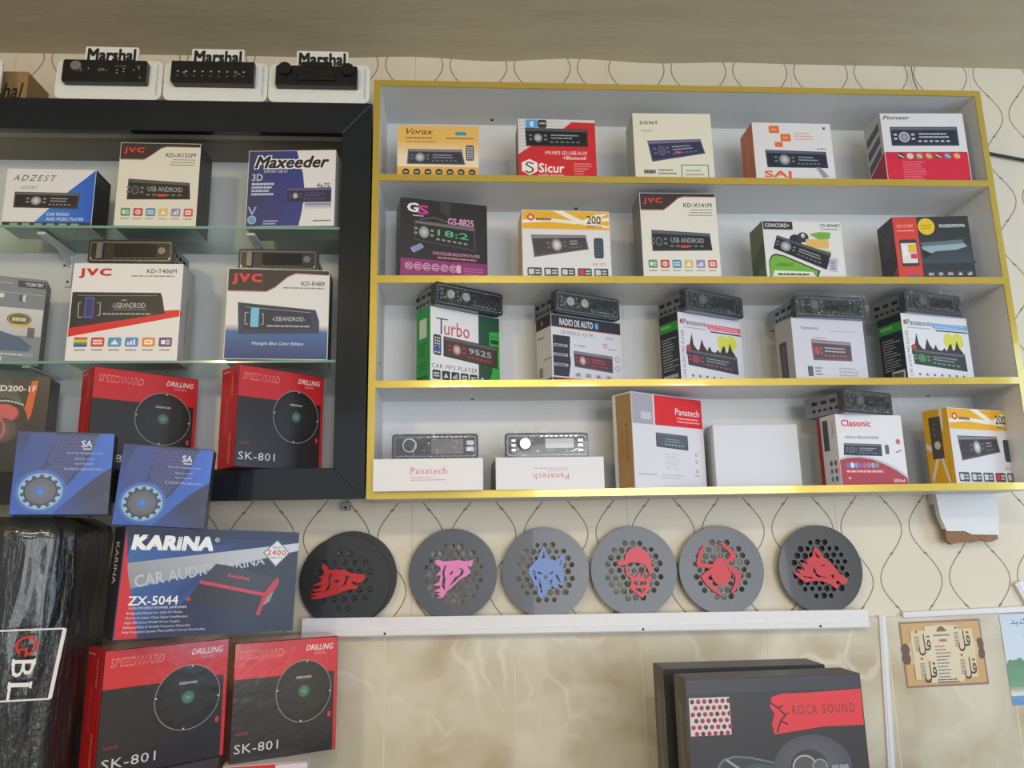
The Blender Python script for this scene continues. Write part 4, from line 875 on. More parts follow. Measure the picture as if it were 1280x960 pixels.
F.part('logo').text('Maxeeder', 8, 8, 92, 23, (34, 32, 40), .05, .3, out=(232, 232, 236), ow=.07)
F.part('lettering').text('SUPPORT USB 2.0', 18, 26, 45, 29.5, (196, 204, 230), .02); F.text('3D', 5, 31, 17, 40, (190, 200, 228), .03); F.lines(5, 42, 32, 60, 4, (196, 202, 226), .3, .6); F.text('4x75', 79, 44, 94, 50, (60, 60, 70), .02); F.lines(80, 51, 95, 54, 1, (110, 110, 120), .1); F.lines(20, 91, 40, 98, 2, (180, 190, 220), .4); F.lines(76, 91, 96, 95, 1, (110, 110, 130), .1)
F.radio(((45, 50), (96, 50), (96, 69), (45, 69)), body=(52, 54, 96), scr=(42, 42, 74), knob=.2, acc=(90, 92, 130), knobc=(196, 206, 226), disp=(90, 86, 130), kr=7)
F.emit([(66, 70), (96, 70), (96, 78), (66, 78)], [(0, 1, 2, 3)], [srgb((110, 110, 160)), srgb((110, 110, 160)), srgb((218, 218, 224)), srgb((218, 218, 224))])
F.part('medal').ell(7, 91, 4.4, 5, (110, 150, 205)); F.line([(3, 74), (7, 84), (11, 74)], 1.8, (150, 180, 220)); F.ring(7, 91, 5, 5.6, 1, (170, 190, 220), 18); F.done()
# second glass shelf
b = cbox('stereo_box', 'grey stereo box with oval gold badge cut by the left frame edge', (-1.0905, 1.60), .190, .065, .190, z2, 20, cols=dict(front=(112, 120, 126), right=(90, 94, 98), top=(120, 124, 128)))
F = FP(b, 'front', base=(116, 124, 130)); F.rect(.6, 36, 99.4, 68, (196, 198, 200), (176, 178, 182)); F.rect(72, 3, 99.4, 11, (50, 54, 60)); F.text('YX2817BT', 79, 5, 97, 9, (214, 216, 220), .02); F.lines(42, 5, 70, 9, 1, (150, 156, 160), .1)
F.line([(.6, 17), (99, 19)], .6, (170, 176, 182)); F.rr(50, 20, 60, 25, (206, 208, 212), 1); F.lines(30, 20, 46, 25, 1, (206, 208, 212), .1); F.ell(78, 24, 4, 5, (70, 76, 84)); F.rect(78, 20, 81, 28, (200, 204, 208))
F.part('badge').ell(77, 49, 12, 7.4, (84, 78, 70)); F.ring(77, 49, 11, 6.4, 1, (186, 160, 80)); F.lines(70, 46, 84, 52, 1, (206, 190, 120), .1, .7); F.rect(68, 55, 88, 58, (206, 172, 70))
F.main().poly([(40, 70), (60, 64), (80, 70), (92, 80), (88, 86), (40, 86)], (60, 84, 116)); F.ring(44, 76, 12, 12, 2, (170, 180, 190)); F.rr(86, 58, 93, 70, (80, 84, 90), 1); F.lines(50, 88, 86, 92, 1, (190, 194, 198), .1); F.rr(40, 93, 64, 98.5, (196, 200, 204), 1); F.rect(84, 88, 94, 92, (120, 150, 170)); F.done()
b = cbox('stereo_box', 'white stereo box with red diagonal stripe and big red letters, lower glass shelf', (-.840, 1.630), .230, .077, .217, z2, .6, cols=dict(front=W_, right=(186, 188, 192), top=(206, 208, 212)))
F = FP(b, 'front', base=(226, 226, 230)); F.poly([(.6, 66), (85, 49), (99.4, 48), (99.4, 55), (.6, 76)], (212, 40, 50))
F.part('logo').text('JVC', 6, 5.5, 34, 15, (196, 40, 48), .06, sp=1.22); F.part('model_name').text('KD-T406M', 67, 5.5, 94, 10, (72, 72, 78), .02); F.lines(53, 12, 94, 14, 1, (130, 130, 136), .05, .6)
F.part('pictured_radio').poly([(1, 30), (81, 30.5), (83, 36), (86, 52), (1, 67)], (40, 44, 52)); F.line([(6, 33.5), (78, 33.5)], .7, (120, 126, 134)); F.rr(13, 35, 21.5, 57, (84, 86, 170), 1); F.rr(14.2, 37, 20.3, 55, (56, 60, 120), 1)
F.line([(10, 41), (7.5, 41), (8, 56), (12, 56)], .6, (190, 194, 200)); F.line([(24, 41), (27, 41), (27.5, 54), (25, 54)], .6, (190, 194, 200)); F.text('-USB/ANDROID-', 38, 41, 69, 46.5, (190, 196, 204), .0); F.text('JVC', 46, 37.5, 51, 39.5, (190, 196, 204), .03); F.line([(39, 48), (69, 48)], .5, (150, 154, 160)); F.lines(30, 51, 75, 54, 1, (150, 154, 160), .05, .6)
F.part('icon_row'); cs = ((90, 150, 90), (206, 64, 56), (84, 152, 206), (80, 140, 206), (226, 146, 56), (112, 66, 130))
for i, c in enumerate(cs):
    u0 = 6.5+i*15.2; F.icon(u0, 76.5, u0+12, 86, c, (238, 238, 240), i+1)
    if i == 0:
        for j, cc in enumerate(((196, 60, 60), (226, 150, 50), (226, 210, 60), (80, 160, 90), (60, 120, 190), (70, 70, 140))): F.rect(u0, 76.5+j*1.58, u0+12, 78.1+j*1.58, cc)
    F.lines(u0+1, 87.5, u0+11, 91, 1, (140, 140, 146), .1)
F.done(); F = FP(b, 'right', base=(188, 190, 194)); F.poly([(0, 49), (10, 49), (10, 54), (0, 55)], (190, 50, 56)); F.rr(48, 32, 54, 80, (120, 122, 126), 2); F.vtext('JVC', 20, 40, 32, 56, (150, 152, 156), .02, False); F.done()
b = cbox('stereo_box', 'stereo box with dark wavy top, red letters and blue lower half, lower glass shelf', (-.509, 1.618), .216, .07, .203, z2, 4, cols=dict(front=W_, right=(70, 70, 74), top=(60, 58, 60)))
F = FP(b, 'front', base=(220, 220, 222)); F.rect(.6, 62, 99.4, 70, (220, 220, 222), (62, 104, 160)); F.rect(.6, 70, 99.4, 99.4, (62, 104, 160), (44, 58, 116))
F.poly([(.6, .6), (99.4, .6), (99.4, 5), (66, 4), (58, 8), (46, 20), (38, 25), (.6, 25)], (54, 50, 54)); F.line([(99, 5.3), (66, 4.6), (58, 8.6), (46, 20.6), (38, 25.6), (1, 25.6)], .7, (190, 60, 60))
F.part('logo').text('JVC', 5, 6, 33, 17.5, (220, 60, 54), .06, sp=1.22); F.part('model_name').text('KD-R489', 72, 13, 95, 18, (84, 82, 86), .02); F.lines(54, 19.5, 95, 22, 1, (140, 138, 140), .05, .6)
F.part('pictured_radio').poly([(11, 38), (87, 45), (91, 58), (91, 71), (13, 73)], (48, 58, 88)); F.poly([(18, 41), (82, 47), (84, 66), (18, 68)], (40, 46, 64)); F.line([(18, 43), (82, 48)], .6, (150, 160, 184)); F.rr(24, 44, 32, 65, (110, 190, 226), 1)
F.line([(22, 49), (18.5, 49), (19, 62), (22, 62)], .6, (190, 194, 206)); F.line([(34, 50), (36, 50), (36.5, 62), (34, 62)], .6, (190, 194, 206)); F.text('-USB/ANDROID-', 45, 53, 77, 58, (190, 198, 214), .0); F.lines(40, 62, 82, 65, 1, (160, 166, 182), .05, .6)
F.part('lettering').text('Midnight Blue Color Edition', 26, 81, 76, 85.5, (206, 212, 232), .01, .3); F.done()
head_unit('dark car stereo on the white box with red diagonal stripe', (-.812, 1.628), z2+.2185, .6, film=False, style='slab', tint=(36, 37, 40), h=.052, d=.12)
head_unit('bluish car stereo on the box with blue lower half', (-.493, 1.634), z2+.2045, 1.5, film=False, style='slab', tint=(50, 51, 62), h=.049, w=.170, d=.11)
# cabinet floor: speaker boxes
def sk(F, red=(196, 36, 44), blk=(38, 36, 42)):
    F.rect(.6, .6, 99.4, 99.4, blk); F.rect(.6, .6, 99.4, 31, red); F.rect(96.5, 31, 99.4, 99.4, red)
    F.poly([(93, 31), (96.5, 31), (96.5, 50), (95, 46), (93, 42)], blk)
    F.part('logo').text('SPEEDWARD', 5, 7, 46, 14, (222, 120, 126), .03, .15); F.text('SPEEDWARD', 5.7, 8, 45.3, 13, red, .0, .15)
    F.part('lettering').text('DRILLING', 68, 6, 95, 11, (235, 222, 224), .02, .3); F.text('SERIES', 76, 12.5, 88, 15, (226, 150, 155), .0)
    F.part('speaker_picture').ell(67, 46, 27, 27, (50, 50, 56), (30, 29, 34), 48); F.ring(67, 46, 27, 27, .6, (150, 148, 150), 56); F.ell(68, 47, 14, 14, (46, 47, 52), (38, 38, 43)); F.ell(67, 46, 5.2, 5.2, (84, 132, 116), (66, 108, 96)); F.lines(65, 45, 69, 47, 1, (150, 180, 170), .1)
    for a in (5, 95, 185, 275): F.ell(67+25.6*cos(R(a)), 46+25.6*sin(R(a)), .7, .7, (215, 214, 216))
    F.text('SPEEDWARD', 59, 33, 74, 35, (206, 204, 208), .02, .2)
    F.part('model_name').text('SK-801', 4, 85, 44, 92.5, (205, 205, 210), .0, sp=1.08); F.text('400W', 4, 75, 16, 78, (150, 50, 58), .0); F.rr(91, 66, 94, 71, (206, 50, 60), 1.4); F.main()
def skside(F, red=(188, 36, 42)):
    F.rect(0, .3, 100, 99.7, red); F.rect(80, .3, 84, 99.7, (150, 26, 34)); F.part('lettering').vtext('SPEEDWARD', 30, 30, 50, 66, (205, 90, 92), .02); F.vtext('DRILLING', 60, 8, 70, 30, (222, 150, 150), .0); F.vtext('SPEEDWARD', 60, 66, 70, 96, (222, 160, 160), .0); F.rect(8, 4, 50, 5, (230, 180, 180)); F.main()
SC = dict(front=(40, 38, 44), left=(188, 36, 42), right=(180, 34, 40), top=(196, 40, 46), back=(180, 34, 40))
b = cbox('speaker_box', 'black speaker box with two red cones, cut by the left frame edge', (-1.137, 1.63), .255, .06, .205, z3, 9, cols=dict(front=(40, 42, 44), right=(44, 44, 48), top=(46, 46, 48)), mat='gloss')
F = FP(b, 'front', base=(40, 42, 44)); F.rect(.6, .6, 99.4, 40, (52, 56, 60), (96, 104, 108)); F.poly([(70, .6), (99.4, .6), (99.4, 99), (82, 99), (86, 40)], (38, 38, 42)); F.poly([(86, 4), (91, 3), (88, 40), (82, 56), (82, 40)], (214, 92, 40))
F.part('model_name').text('YD200-1F', 58, 9, 90, 15, (224, 224, 228), .03)
F.part('speaker_picture').ell(66, 48, 20, 26, (60, 62, 66), (34, 34, 38)); F.ell(67, 38, 12, 10, (206, 112, 112), (190, 84, 88)); F.ell(67, 38, 8, 5.5, (196, 90, 94)); F.ring(67, 38, 12, 10, .8, (150, 60, 66)); F.ell(67, 56, 12, 13, (110, 100, 104), (70, 66, 72)); F.ring(50, 55, 20, 20, 1.6, (206, 92, 98)); F.ell(50, 55, 17, 18, (56, 50, 56), (90, 80, 86)); F.ell(20, 55, 20, 24, (90, 60, 66), (50, 44, 50))
for i in range(12): F.ell(52+i*2.6, 29-4*sin(i*.28), 1.2, 1, (190, 194, 196))
F.done()
b = cbox('speaker_box', 'red and black speaker box on the cabinet floor, behind the blue boxes', (-.752, 1.575), .213, .075, .209, z3, 40, cols=SC, mat='gloss')
F = FP(b, 'front'); sk(F); F.done(); F = FP(b, 'left'); skside(F); F.done()
b = cbox('speaker_box', 'red and black speaker box at the right end of the cabinet floor', (-.462, 1.575), .201, .075, .212, z3, 42, cols=SC, mat='gloss')
F = FP(b, 'front'); sk(F); F.done(); F = FP(b, 'left'); skside(F); F.done()

# ------------------------------------------------------------------ stack in the left foreground
ZC = 1.0
def bulk(label, a, w, d, h, yaw, col, top): return carton('carton', label, a, w, d, h, ZC, yaw, cols=dict(front=col, left=col, right=col, top=top, back=col), mat='ink')
b = bulk('dark carton under the lower left red and black box', (-.612, 1.475), .19, .06, .164, 39, (58, 50, 50), (60, 52, 52))
b = carton('carton', 'red and white carton under the right one of the two lower speaker boxes', (-.458, 1.585), .158, .10, .146, ZC, 8, cols=dict(front=(206, 30, 36), left=(206, 30, 36), right=(222, 222, 226), top=(222, 222, 226)), mat='gloss')
F = FP(b, 'front', base=(206, 32, 38)); F.rect(62, .6, 99.4, 99.4, (206, 208, 216)); F.done()
G_ST = 'red and black speaker boxes stacked in the foreground'
b = carton('speaker_box', 'lower left red and black speaker box standing beside the wrapped black roll', (-.629, 1.45), .2255, .090, .212, 1.1655, 41, cols=SC, mat='foil', group=G_ST)
F = FP(b, 'front'); sk(F, (206, 42, 46)); F.done(); F = FP(b, 'left'); skside(F, (196, 38, 40)); F.done()
b = carton('speaker_box', 'right one of the two foreground speaker boxes, against the marble tiles', (-.449, 1.602), .205, .080, .219, 1.1475, 25, cols=SC, mat='foil', group=G_ST)
F = FP(b, 'front'); sk(F, (206, 44, 60)); F.done(); F = FP(b, 'left'); skside(F, (200, 40, 46)); F.done()
b = carton('amplifier_box', 'large blue and red amplifier box with a white diamond badge', (-.597, 1.400), .330, .060, .190, 1.394, 39, cols=dict(front=(44, 50, 84), left=(34, 34, 38), top=(40, 40, 48), right=(40, 40, 46)), mat='gloss', roll=2.2)
F = FP(b, 'front', base=(42, 52, 98)); F.emit([(3, 18), (60, 14), (40, 60), (10, 100), (.6, 100)], [(0, 1, 2, 3, 4)], [srgb(c) for c in ((62, 104, 172), (44, 62, 120), (52, 90, 160), (50, 60, 110), (60, 90, 150))])
F.emit([(50, 40), (99.4, 20), (99.4, 99.4), (14, 99.4), (30, 80)], [(0, 1, 2, 3, 4)], [srgb(c) for c in ((46, 48, 58), (50, 50, 56), (44, 45, 52), (46, 52, 90), (44, 50, 84))]); F.rect(.6, .6, 99.4, 9, (40, 44, 66))
F.emit([(2, 33), (100, 11), (100, 19), (5, 56)], [(0, 1, 2, 3)], [srgb((150, 154, 164)), srgb((206, 208, 214)), srgb((206, 208, 214)), srgb((140, 146, 156))]); F.poly([(.6, 3), (3.5, 40), (12, 99.4), (.6, 99.4)], (206, 40, 52))
F.part('logo'); 
F.text('KARiNA', 4.5, 8, 47, 20, (236, 238, 242), .10, .1, sp=1.05); F.ring(49.6, 10, 1.3, 2.2, .35, (220, 222, 228), 16); F.text('R', 49.1, 9, 50.2, 11, (220, 222, 228))
F.part('lettering').sub((7, 44), (78, 24.5), (79, 33), (8, 55)); F.text('CAR AUDIO KARINA', 0, 0, 100, 100, (190, 194, 202), .02); F.end()
F.part('amplifier_picture').poly([(50, 33), (57, 34.5), (88, 47), (79, 62), (42, 49)], (64, 62, 68)); F.poly([(42, 49), (79, 62), (76, 82), (37, 68), (36.5, 64)], (50, 49, 55)); F.poly([(42, 48.5), (80, 61.5), (79.5, 64.5), (41.6, 51.5)], (206, 60, 74)); F.poly([(88, 45), (80, 62), (76, 82), (78, 84), (80, 74), (86, 60), (89, 52)], (196, 52, 66)); F.poly([(80, 74), (82, 66), (86, 60), (84, 70)], (150, 150, 130)); F.ell(36.5, 66, 1.2, 1.6, (206, 60, 60))
F.sub((58, 42.5), (71, 46.5), (70.4, 49.5), (57.4, 45.5)); F.text('KARINA', 0, 0, 100, 100, (214, 70, 80), .04); F.end()
F.part('diamond_badge').poly([(86, 8), (94.5, 21.5), (86, 36), (77.5, 21.5)], (120, 120, 128)); F.poly([(86, 9.5), (93.6, 21.5), (86, 34.5), (78.4, 21.5)], (226, 226, 230)); F.text('MAX', 83.5, 15, 88.6, 17.3, (110, 110, 116), .02, sp=1.2); F.text('2400', 80.2, 18.6, 91.8, 24, (206, 66, 76), .03, sp=1.15); F.text('WATTS', 82.2, 25.3, 89.8, 27.6, (110, 110, 116), .02, sp=1.1)
F.part('model_name').text('ZX-5044', 5.5, 62.5, 31, 70.5, (236, 236, 240), .02); F.text('4 CH MOSFET POWER AMPLIFIER', 6, 72, 36, 74, (210, 212, 220), .02)
F.part('small_print')
for i, s_ in enumerate(('Bridgeable Master for 4/3/2 Ch Modes', 'Maximum Super Clean Signal Amplification', 'High Efficiency Mosfet Power Supply', 'Enhanced Bass & Variable Frequency Subwoofer', 'Fully Protection System Thermal/Short Circuit Overloading')):
    F.text(s_, 5.4-i*.3, 76.4+i*4.1, (34, 37, 33, 39, 47)[i], 79+i*4.1, (202, 206, 218), .005)
F.done(); F = FP(b, 'left', base=(36, 36, 40)); F.part('logo').vtext('KARINA', 30, 14, 62, 52, (206, 206, 212), .04, False); F.done()

def blue(F):
    F.emit([(.6, .6), (99.4, .6), (99.4, 99.4), (.6, 99.4)], [(0, 1, 2, 3)], [srgb((48, 60, 112)), srgb((40, 46, 80)), srgb((36, 42, 74)), srgb((44, 92, 190))])
    F.poly([(14, 2), (38, 2), (30, 40), (16, 60), (4, 44)], (54, 74, 142))
    F.part('mesh_pattern')
    for j in range(13):
        for i in range(13):
            u_ = 38+i*4.6+(j % 2)*2.3-j*.6; v_ = 6+j*4.3
            if u_ < 82-j*2.8+6 and u_ > 36-j*.3 and u_ < 92: F.ring(u_, v_, 2.2, 2.4, .6, (92, 102, 168), 6)
    for j in range(6):
        for i in range(10):
            u_ = 98-i*4.6-(j % 2)*2.3; v_ = 97-j*4.3
            if u_ > 62+j*6: F.ring(u_, v_, 2, 2.2, .5, (70, 76, 112), 6)
    F.part('blue_band').emit([(84, .8), (99.4, .8), (99.4, 42), (78, 60), (42, 99), (28, 99), (60, 58), (74, 34)], [tuple(range(8))], [srgb(c) for c in ((44, 92, 190), (46, 100, 206), (48, 104, 210), (44, 92, 190), (50, 100, 196), (60, 100, 180), (44, 90, 186), (44, 92, 190))])
    F.part('speaker_picture').ell(29, 72, 26, 26, (140, 196, 236), (56, 92, 170), 40); F.ring(29, 72, 22, 21.5, 2.4, (120, 180, 226), 40)
    for i in range(28): F.ell(29+18.6*cos(i*2*pi/28), 72+18.4*sin(i*2*pi/28), 1.9, 1.9, (66, 70, 84) if i % 2 else (170, 180, 196), n=8)
    F.ell(29, 72, 17, 17, (108, 116, 128), (86, 94, 108), 36); F.ring(29, 72, 17, 17, 1.6, (48, 50, 60)); F.ell(29, 72, 4.8, 4.8, (70, 140, 220), (46, 110, 200))
    F.part('logo').text('SA', 66, 10, 77, 18, (190, 200, 226), .04); F.rect(68, 19.5, 77, 21, (190, 200, 226)); F.part('small_print'); F.text('Special designed and', 52, 24, 88, 27, (170, 184, 220), .0); F.text('High power car dvd', 60, 31, 80, 34, (170, 184, 220), .0); F.text('Superiority woofer', 61, 37, 80, 40, (170, 184, 220), .0); F.text('All mechanisms reflect stable intensive', 50, 43, 90, 46, (170, 184, 220), .0); F.main()
BC = dict(front=(48, 60, 110), left=(60, 66, 92), right=(34, 36, 48), top=(46, 52, 80))
G_BL = 'glossy blue speaker boxes in the foreground'
b = carton('speaker_box', 'blue speaker box standing on the wrapped black roll', (-.801, 1.420), .157, .06, .150, 1.6135, 18, cols=BC, mat='gloss', group=G_BL, roll=0)
F = FP(b, 'front'); blue(F); F.done()
b = carton('speaker_box', 'blue speaker box standing on the large amplifier box', (-.631, 1.437), .156, .06, .147, 1.5895, 13, cols=BC, mat='gloss', group=G_BL, roll=3.6)
F = FP(b, 'front'); blue(F); F.done()

# shrink wrapped black roll
t = thing('wrapped_roll', 'tall black subwoofer pack in shiny crinkled stretch wrap', 'package', (-.915, 1.53, ZC))
m = MB(); NR, NZ = 72, 40; Hh = .611; a_, b_ = .222, .128; rd = random.Random(9)
ph = [rd.uniform(0, 6.28) for _ in range(8)]
for j in range(NZ+1):
    z = Hh*j/NZ; k_ = 1.0 if z < Hh-.035 else math.sqrt(max(0.0, 1-((z-(Hh-.035))/.035)**2))*.16+.84
    k_ *= 1+.012*(z/Hh-.5)
    for i in range(NR):
        th = 2*pi*i/NR; c, s_ = cos(th), sin(th); q = 2/3.4
        cr = .0022*sin(17*th+ph[0]+2*sin(z*9))+.0016*sin(31*th+ph[1]+z*22)+.0012*sin(47*th+z*40)
        x = (a_*k_+cr)*math.copysign(abs(c)**q, c); y = (b_*k_+cr)*math.copysign(abs(s_)**q, s_)
        m.v.append((x, y, z))
for j in range(NZ):
    for i in range(NR): m.f.append((j*NR+i, j*NR+(i+1) % NR, (j+1)*NR+(i+1) % NR, (j+1)*NR+i)); m.mi.append(0)
m.f.append(tuple(range(NZ*NR, (NZ+1)*NR))); m.mi.append(0); m.f.append(tuple(range(NR))[::-1]); m.mi.append(0)
m.build('wrapped_body', M['wrap'], t, smooth=True)
m = MB()
for k_ in range(3):
    m.tube([(-.2+k_*.02, -.12, Hh-.03+k_*.006), (-.1, -.134+k_*.003, Hh-.012-k_*.008), (.05, -.133, Hh-.006-k_*.01), (.15, -.128, Hh-.022-k_*.012), (.205, -.09, Hh-.07-k_*.03)], .0012, 5)
o = m.build('film_folds', M['film'], t, smooth=True); o['kind'] = 'stuff'
F = Print(t, 'printed_label', (-.052, -.1345, .422), (.296, 0, 0), (0, 0, -.125), (0, -1, 0), mat=M['gloss'])
F.part('white_frame')
F.sub((0, 0), (100, 0), (97, 100), (-3, 100))
for q in (((0, 3), (99, 0)), ((99, 0), (97, 89)), ((97, 89), (0, 95))): F.line(q, 2.2 if q[0][0] != 99 else 2.2, (222, 222, 226))
F.part('lettering')
F.ring(79.5, 21, 6.2, 12.5, 1.5, (205, 44, 40), 30); F.rect(76.8, 28, 80.3, 36, (30, 33, 34)); F.rect(79.2, 23, 80.6, 35, (205, 44, 40)); F.rect(76, 24.5, 80.6, 27, (205, 44, 40))
Wt = (226, 226, 230)
for v0, s_ in ((39, 'B'), (68, 'L')): F.vtext(s_, 73.5, v0, 85.5, v0+22, Wt, .02, False); F.rect(73, v0-1.5, 74.3, v0+7, Wt); F.rect(84.8, v0-1.5, 86.1, v0+7, Wt)
F.end(); F.done()

# speaker cartons at the lower right
def rock(label, a, z, w, d, h, yaw, front):
    b = carton('speaker_box', label, a, w, d, h, z, yaw, cols=dict(front=(52, 52, 56), left=(84, 82, 72), top=(92, 92, 94), right=(60, 60, 62)), mat='ink', group='black speaker cartons under the right end of the duct')
    F = FP(b, 'left', base=(80, 78, 70)); F.poly([(30, 12), (60, 16), (52, 40), (62, 60), (40, 66), (34, 40)], (112, 108, 92)); F.vtext('ROCK', 84, 18, 98, 40, (150, 140, 126), .02, False); F.done()
    if front:
        F = FP(b, 'front', base=(52, 51, 56)); F.rect(.6, .6, 99.4, 8, (60, 62, 72))
        F.part('mesh_picture').rect(1.5, 10, 24, 30, (206, 196, 198))
        for j in range(6):
            for i in range(7):
                u_ = 3.2+i*3.4+(j % 2)*1.7
                if u_ < 24: F.ell(u_, 12+j*3.4, 1.35, 1.4, (150, 52, 68) if (i+j) % 3 else (90, 44, 54), n=6)
        F.part('red_banner').poly([(48, 11), (54, 9.5), (70, 9.5), (99.4, 8.5), (99.4, 28), (76, 28), (48, 31), (47, 25), (49, 20), (46.5, 16)], (214, 56, 66))
        F.part('lettering').text('ROCK SOUND', 59, 16, 95, 21, (110, 44, 52), -.01, 0, sp=1.25)
        F.line([(47, 14), (51, 17), (54, 16)], .9, (60, 36, 42)); F.line([(51, 17), (55, 21), (52, 24), (56, 26)], .9, (60, 36, 42)); F.line([(52, 24), (49.5, 30)], .9, (60, 36, 42)); F.line([(54, 21), (57, 20)], .7, (60, 36, 42))
        F.part('speaker_picture').sub((17, 38), (66, 50), (60, 74), (12, 60)); F.rr(0, 0, 100, 100, (110, 114, 118), 34); F.rr(2, 4, 98, 98, (56, 66, 72), 32); F.rr(30, 10, 96, 60, (72, 84, 92), 20); F.end(); F.ell(37, 52, 5.4, 4.2, (190, 190, 190), (120, 120, 120)); F.ell(36.5, 52, 3, 2.6, (70, 70, 74)); F.line([(20, 43), (27, 48)], 1.2, (150, 156, 160))
        F.part('speaker_picture').ell(68, 49, 22, 17, (96, 98, 108), (76, 78, 90), 40); F.ell(66, 50, 11, 10.5, (58, 60, 66)); F.ring(63.5, 49, 7, 6.6, .9, (170, 170, 172)); F.ell(63.5, 49, 6, 5.6, (84, 84, 88)); F.ring(72, 49, 4.4, 4.2, .7, (150, 150, 152)); F.ell(72, 49, 3.6, 3.4, (96, 96, 100)); F.text('ROCK SOUND', 79, 48.4, 88, 50.4, (200, 200, 206), .02)
        F.done()
rock('black speaker carton standing behind its twin, mostly hidden', (.374, 1.515), ZC, .315, .082, .309, 0, False)
rock('black speaker carton with red banner in front of its twin', (.383, 1.400), ZC, .323, .064, .309, 2.5, True)

# ------------------------------------------------------------------ display cards on top of the cabinet
def card(label, xc, w, z, face, full=True):
    t = thing('display_card', label, 'display card', (xc, UF+.0045, CT+.0005), (R(-1), 0, 0), 'white display cards on top of the black cabinet')
    h = .099
    out = rrect(-w/2, 0, w/2, h, .016); vs, fs = plate([out], .005, bevel=.0004); m = MB(); m.add([(x, -zz, y) for x, y, zz in vs], [f[::-1] for f in fs]); m.build('backing_card', M['foam'], t)
    tw = .118; x0 = -.058+(.004 if xc > -.5 else 0)
    out = rrect(x0, .088, x0+tw, .133, .004); vs, fs = plate([out], .005, bevel=.0003); m = MB(); m.add([(x, -zz-.0012, y) for x, y, zz in vs], [f[::-1] for f in fs]); tb = m.build('name_tab', M['foam'], t)
    F = Print(t, 'brand_lettering', (x0+.003, -.0042, .130), (tw-.006, 0, 0), (0, 0, -.036), (0, -1, 0)); F.text('Marshal', 3, 8, 97, 92, (30, 32, 32), .07, .0); F.done()
    F = Print(t, 'side_lettering', (w/2-.014, -.0030, h-.006), (.007, 0, 0), (0, 0, -.085), (0, -1, 0)); F.vtext('CAR ENTERTAINMENT', 10, 2, 80, 98, (130, 134, 134), .0, False); F.done()
    fw, fh, fz = .183, .054, .034
    cx = -.004
    if face == 0:
        vs, fs = plate([rrect(cx-fw/2, fz, cx+fw/2, fz+fh, .004)], .014, bevel=.001); m = MB(); m.add([(x, -zz-.011, y) for x, y, zz in vs], [f[::-1] for f in fs]); f = m.build('fascia', M['blackp'], t)
        m = MB(); m.cyl((cx-.062, -.018, fz+.037), (0, -1, 0), .0125, .006, 28, .0115); m.build('knob', M['chrome'], t)
        F = Print(t, 'fascia_print', (cx-fw/2, -.0192, fz+fh), (fw, 0, 0), (0, 0, -fh), (0, -1, 0), mat=M['gloss']); F.line([(42, 50), (54, 47)], 1.4, (170, 176, 176)); F.lines(42, 38, 50, 44, 1, (150, 155, 155), .1); F.lines(62, 24, 76, 30, 1, (130, 134, 134), .1)
        for u_, v_ in ((64, 42), (72, 36), (72, 50), (64, 56), (84, 42), (92, 76), (90, 30), (30, 38)): F.rect(u_, v_, u_+1.6, v_+5, (170, 174, 174))
        F.line([(86, 28), (91, 22), (91, 42)], 1, (120, 124, 124)); F.done()
    elif face == 1:
        vs, fs = plate([[(cx-fw/2, fz+.006), (cx-fw/2+.006, fz), (cx+fw/2, fz), (cx+fw/2, fz+fh+.002), (cx-fw/2, fz+fh+.002)]], .014, bevel=.001); m = MB(); m.add([(x, -zz-.011, y) for x, y, zz in vs], [f[::-1] for f in fs]); f = m.build('fascia', M['blackp'], t)
        F = Print(t, 'fascia_print', (cx-fw/2, -.0192, fz+fh), (fw, 0, 0), (0, 0, -fh), (0, -1, 0), mat=M['gloss'])
        for i in range(9): F.rect(7+i*10, 42, 9.4+i*10, 47, (180, 184, 184)); F.ell(8+i*10, 66, .7, 2.2, (170, 174, 174), n=8)
        F.ell(16, 50, 1.8, 5, (130, 134, 134)); F.line([(78, 58), (82, 50), (84, 58)], 1, (150, 154, 154)); F.done()
    else:
        vs, fs = plate([rrect(cx-fw/2, fz, cx+fw/2, fz+.050, .003)], .014, bevel=.001); m = MB(); m.add([(x, -zz-.011, y) for x, y, zz in vs], [f[::-1] for f in fs]); f = m.build('fascia', M['blackp'], t)
        for sx in (-1, 1):
            m = MB(); m.cyl((cx+sx*.071+(0 if sx < 0 else .0), -.016, fz+.038), (0, -1, 0), .0165, .012, 26, .015); m.build('knob', M['blackp'], t)
        m = MB(); m.box(cx-.045, cx+.045, -.024, -.018, fz+.012, fz+.032); m.build('display_cover', M['blackp'], t, bevel=.002)
        m = MB(); m.box(cx-.035, cx+.035, -.022, -.017, fz+.046, fz+.060); m.build('top_flap', M['blackp'], t, bevel=.002)
    m = MB(); m.add([(-.02, .003, .07), (.02, .003, .07), (.02, .034, .0006), (-.02, .034, .0006), (-.02, .0045, .072), (.02, .0045, .072), (.02, .0355, .0006), (-.02, .0355, .0006)], [(0, 3, 2, 1), (4, 5, 6, 7), (0, 4, 7, 3), (1, 2, 6, 5), (0, 1, 5, 4), (2, 3, 7, 6)]); m.build('rear_stand', M['foam'], t)
    return t
card('white display card at left with a single silver knob faceplate', -.801, .234, 0, 0)
card('middle white display card with rows of tiny white keys', -.563, .232, 0, 1)
card('right white display card carrying a faceplate with two end knobs', -.329, .230, 0, 2)
card('white display card cut by the left frame edge beside a brown box', -1.155, .234, 0, 1)
b = carton('carton', 'brown cardboard carton with black slanted lettering at upper left corner', (-1.30, 1.675), .29, .09, .10, CT+.0005, 0, cols=dict(front=(158, 128, 88), right=(150, 122, 84), top=(160, 130, 92), left=(150, 122, 84)))
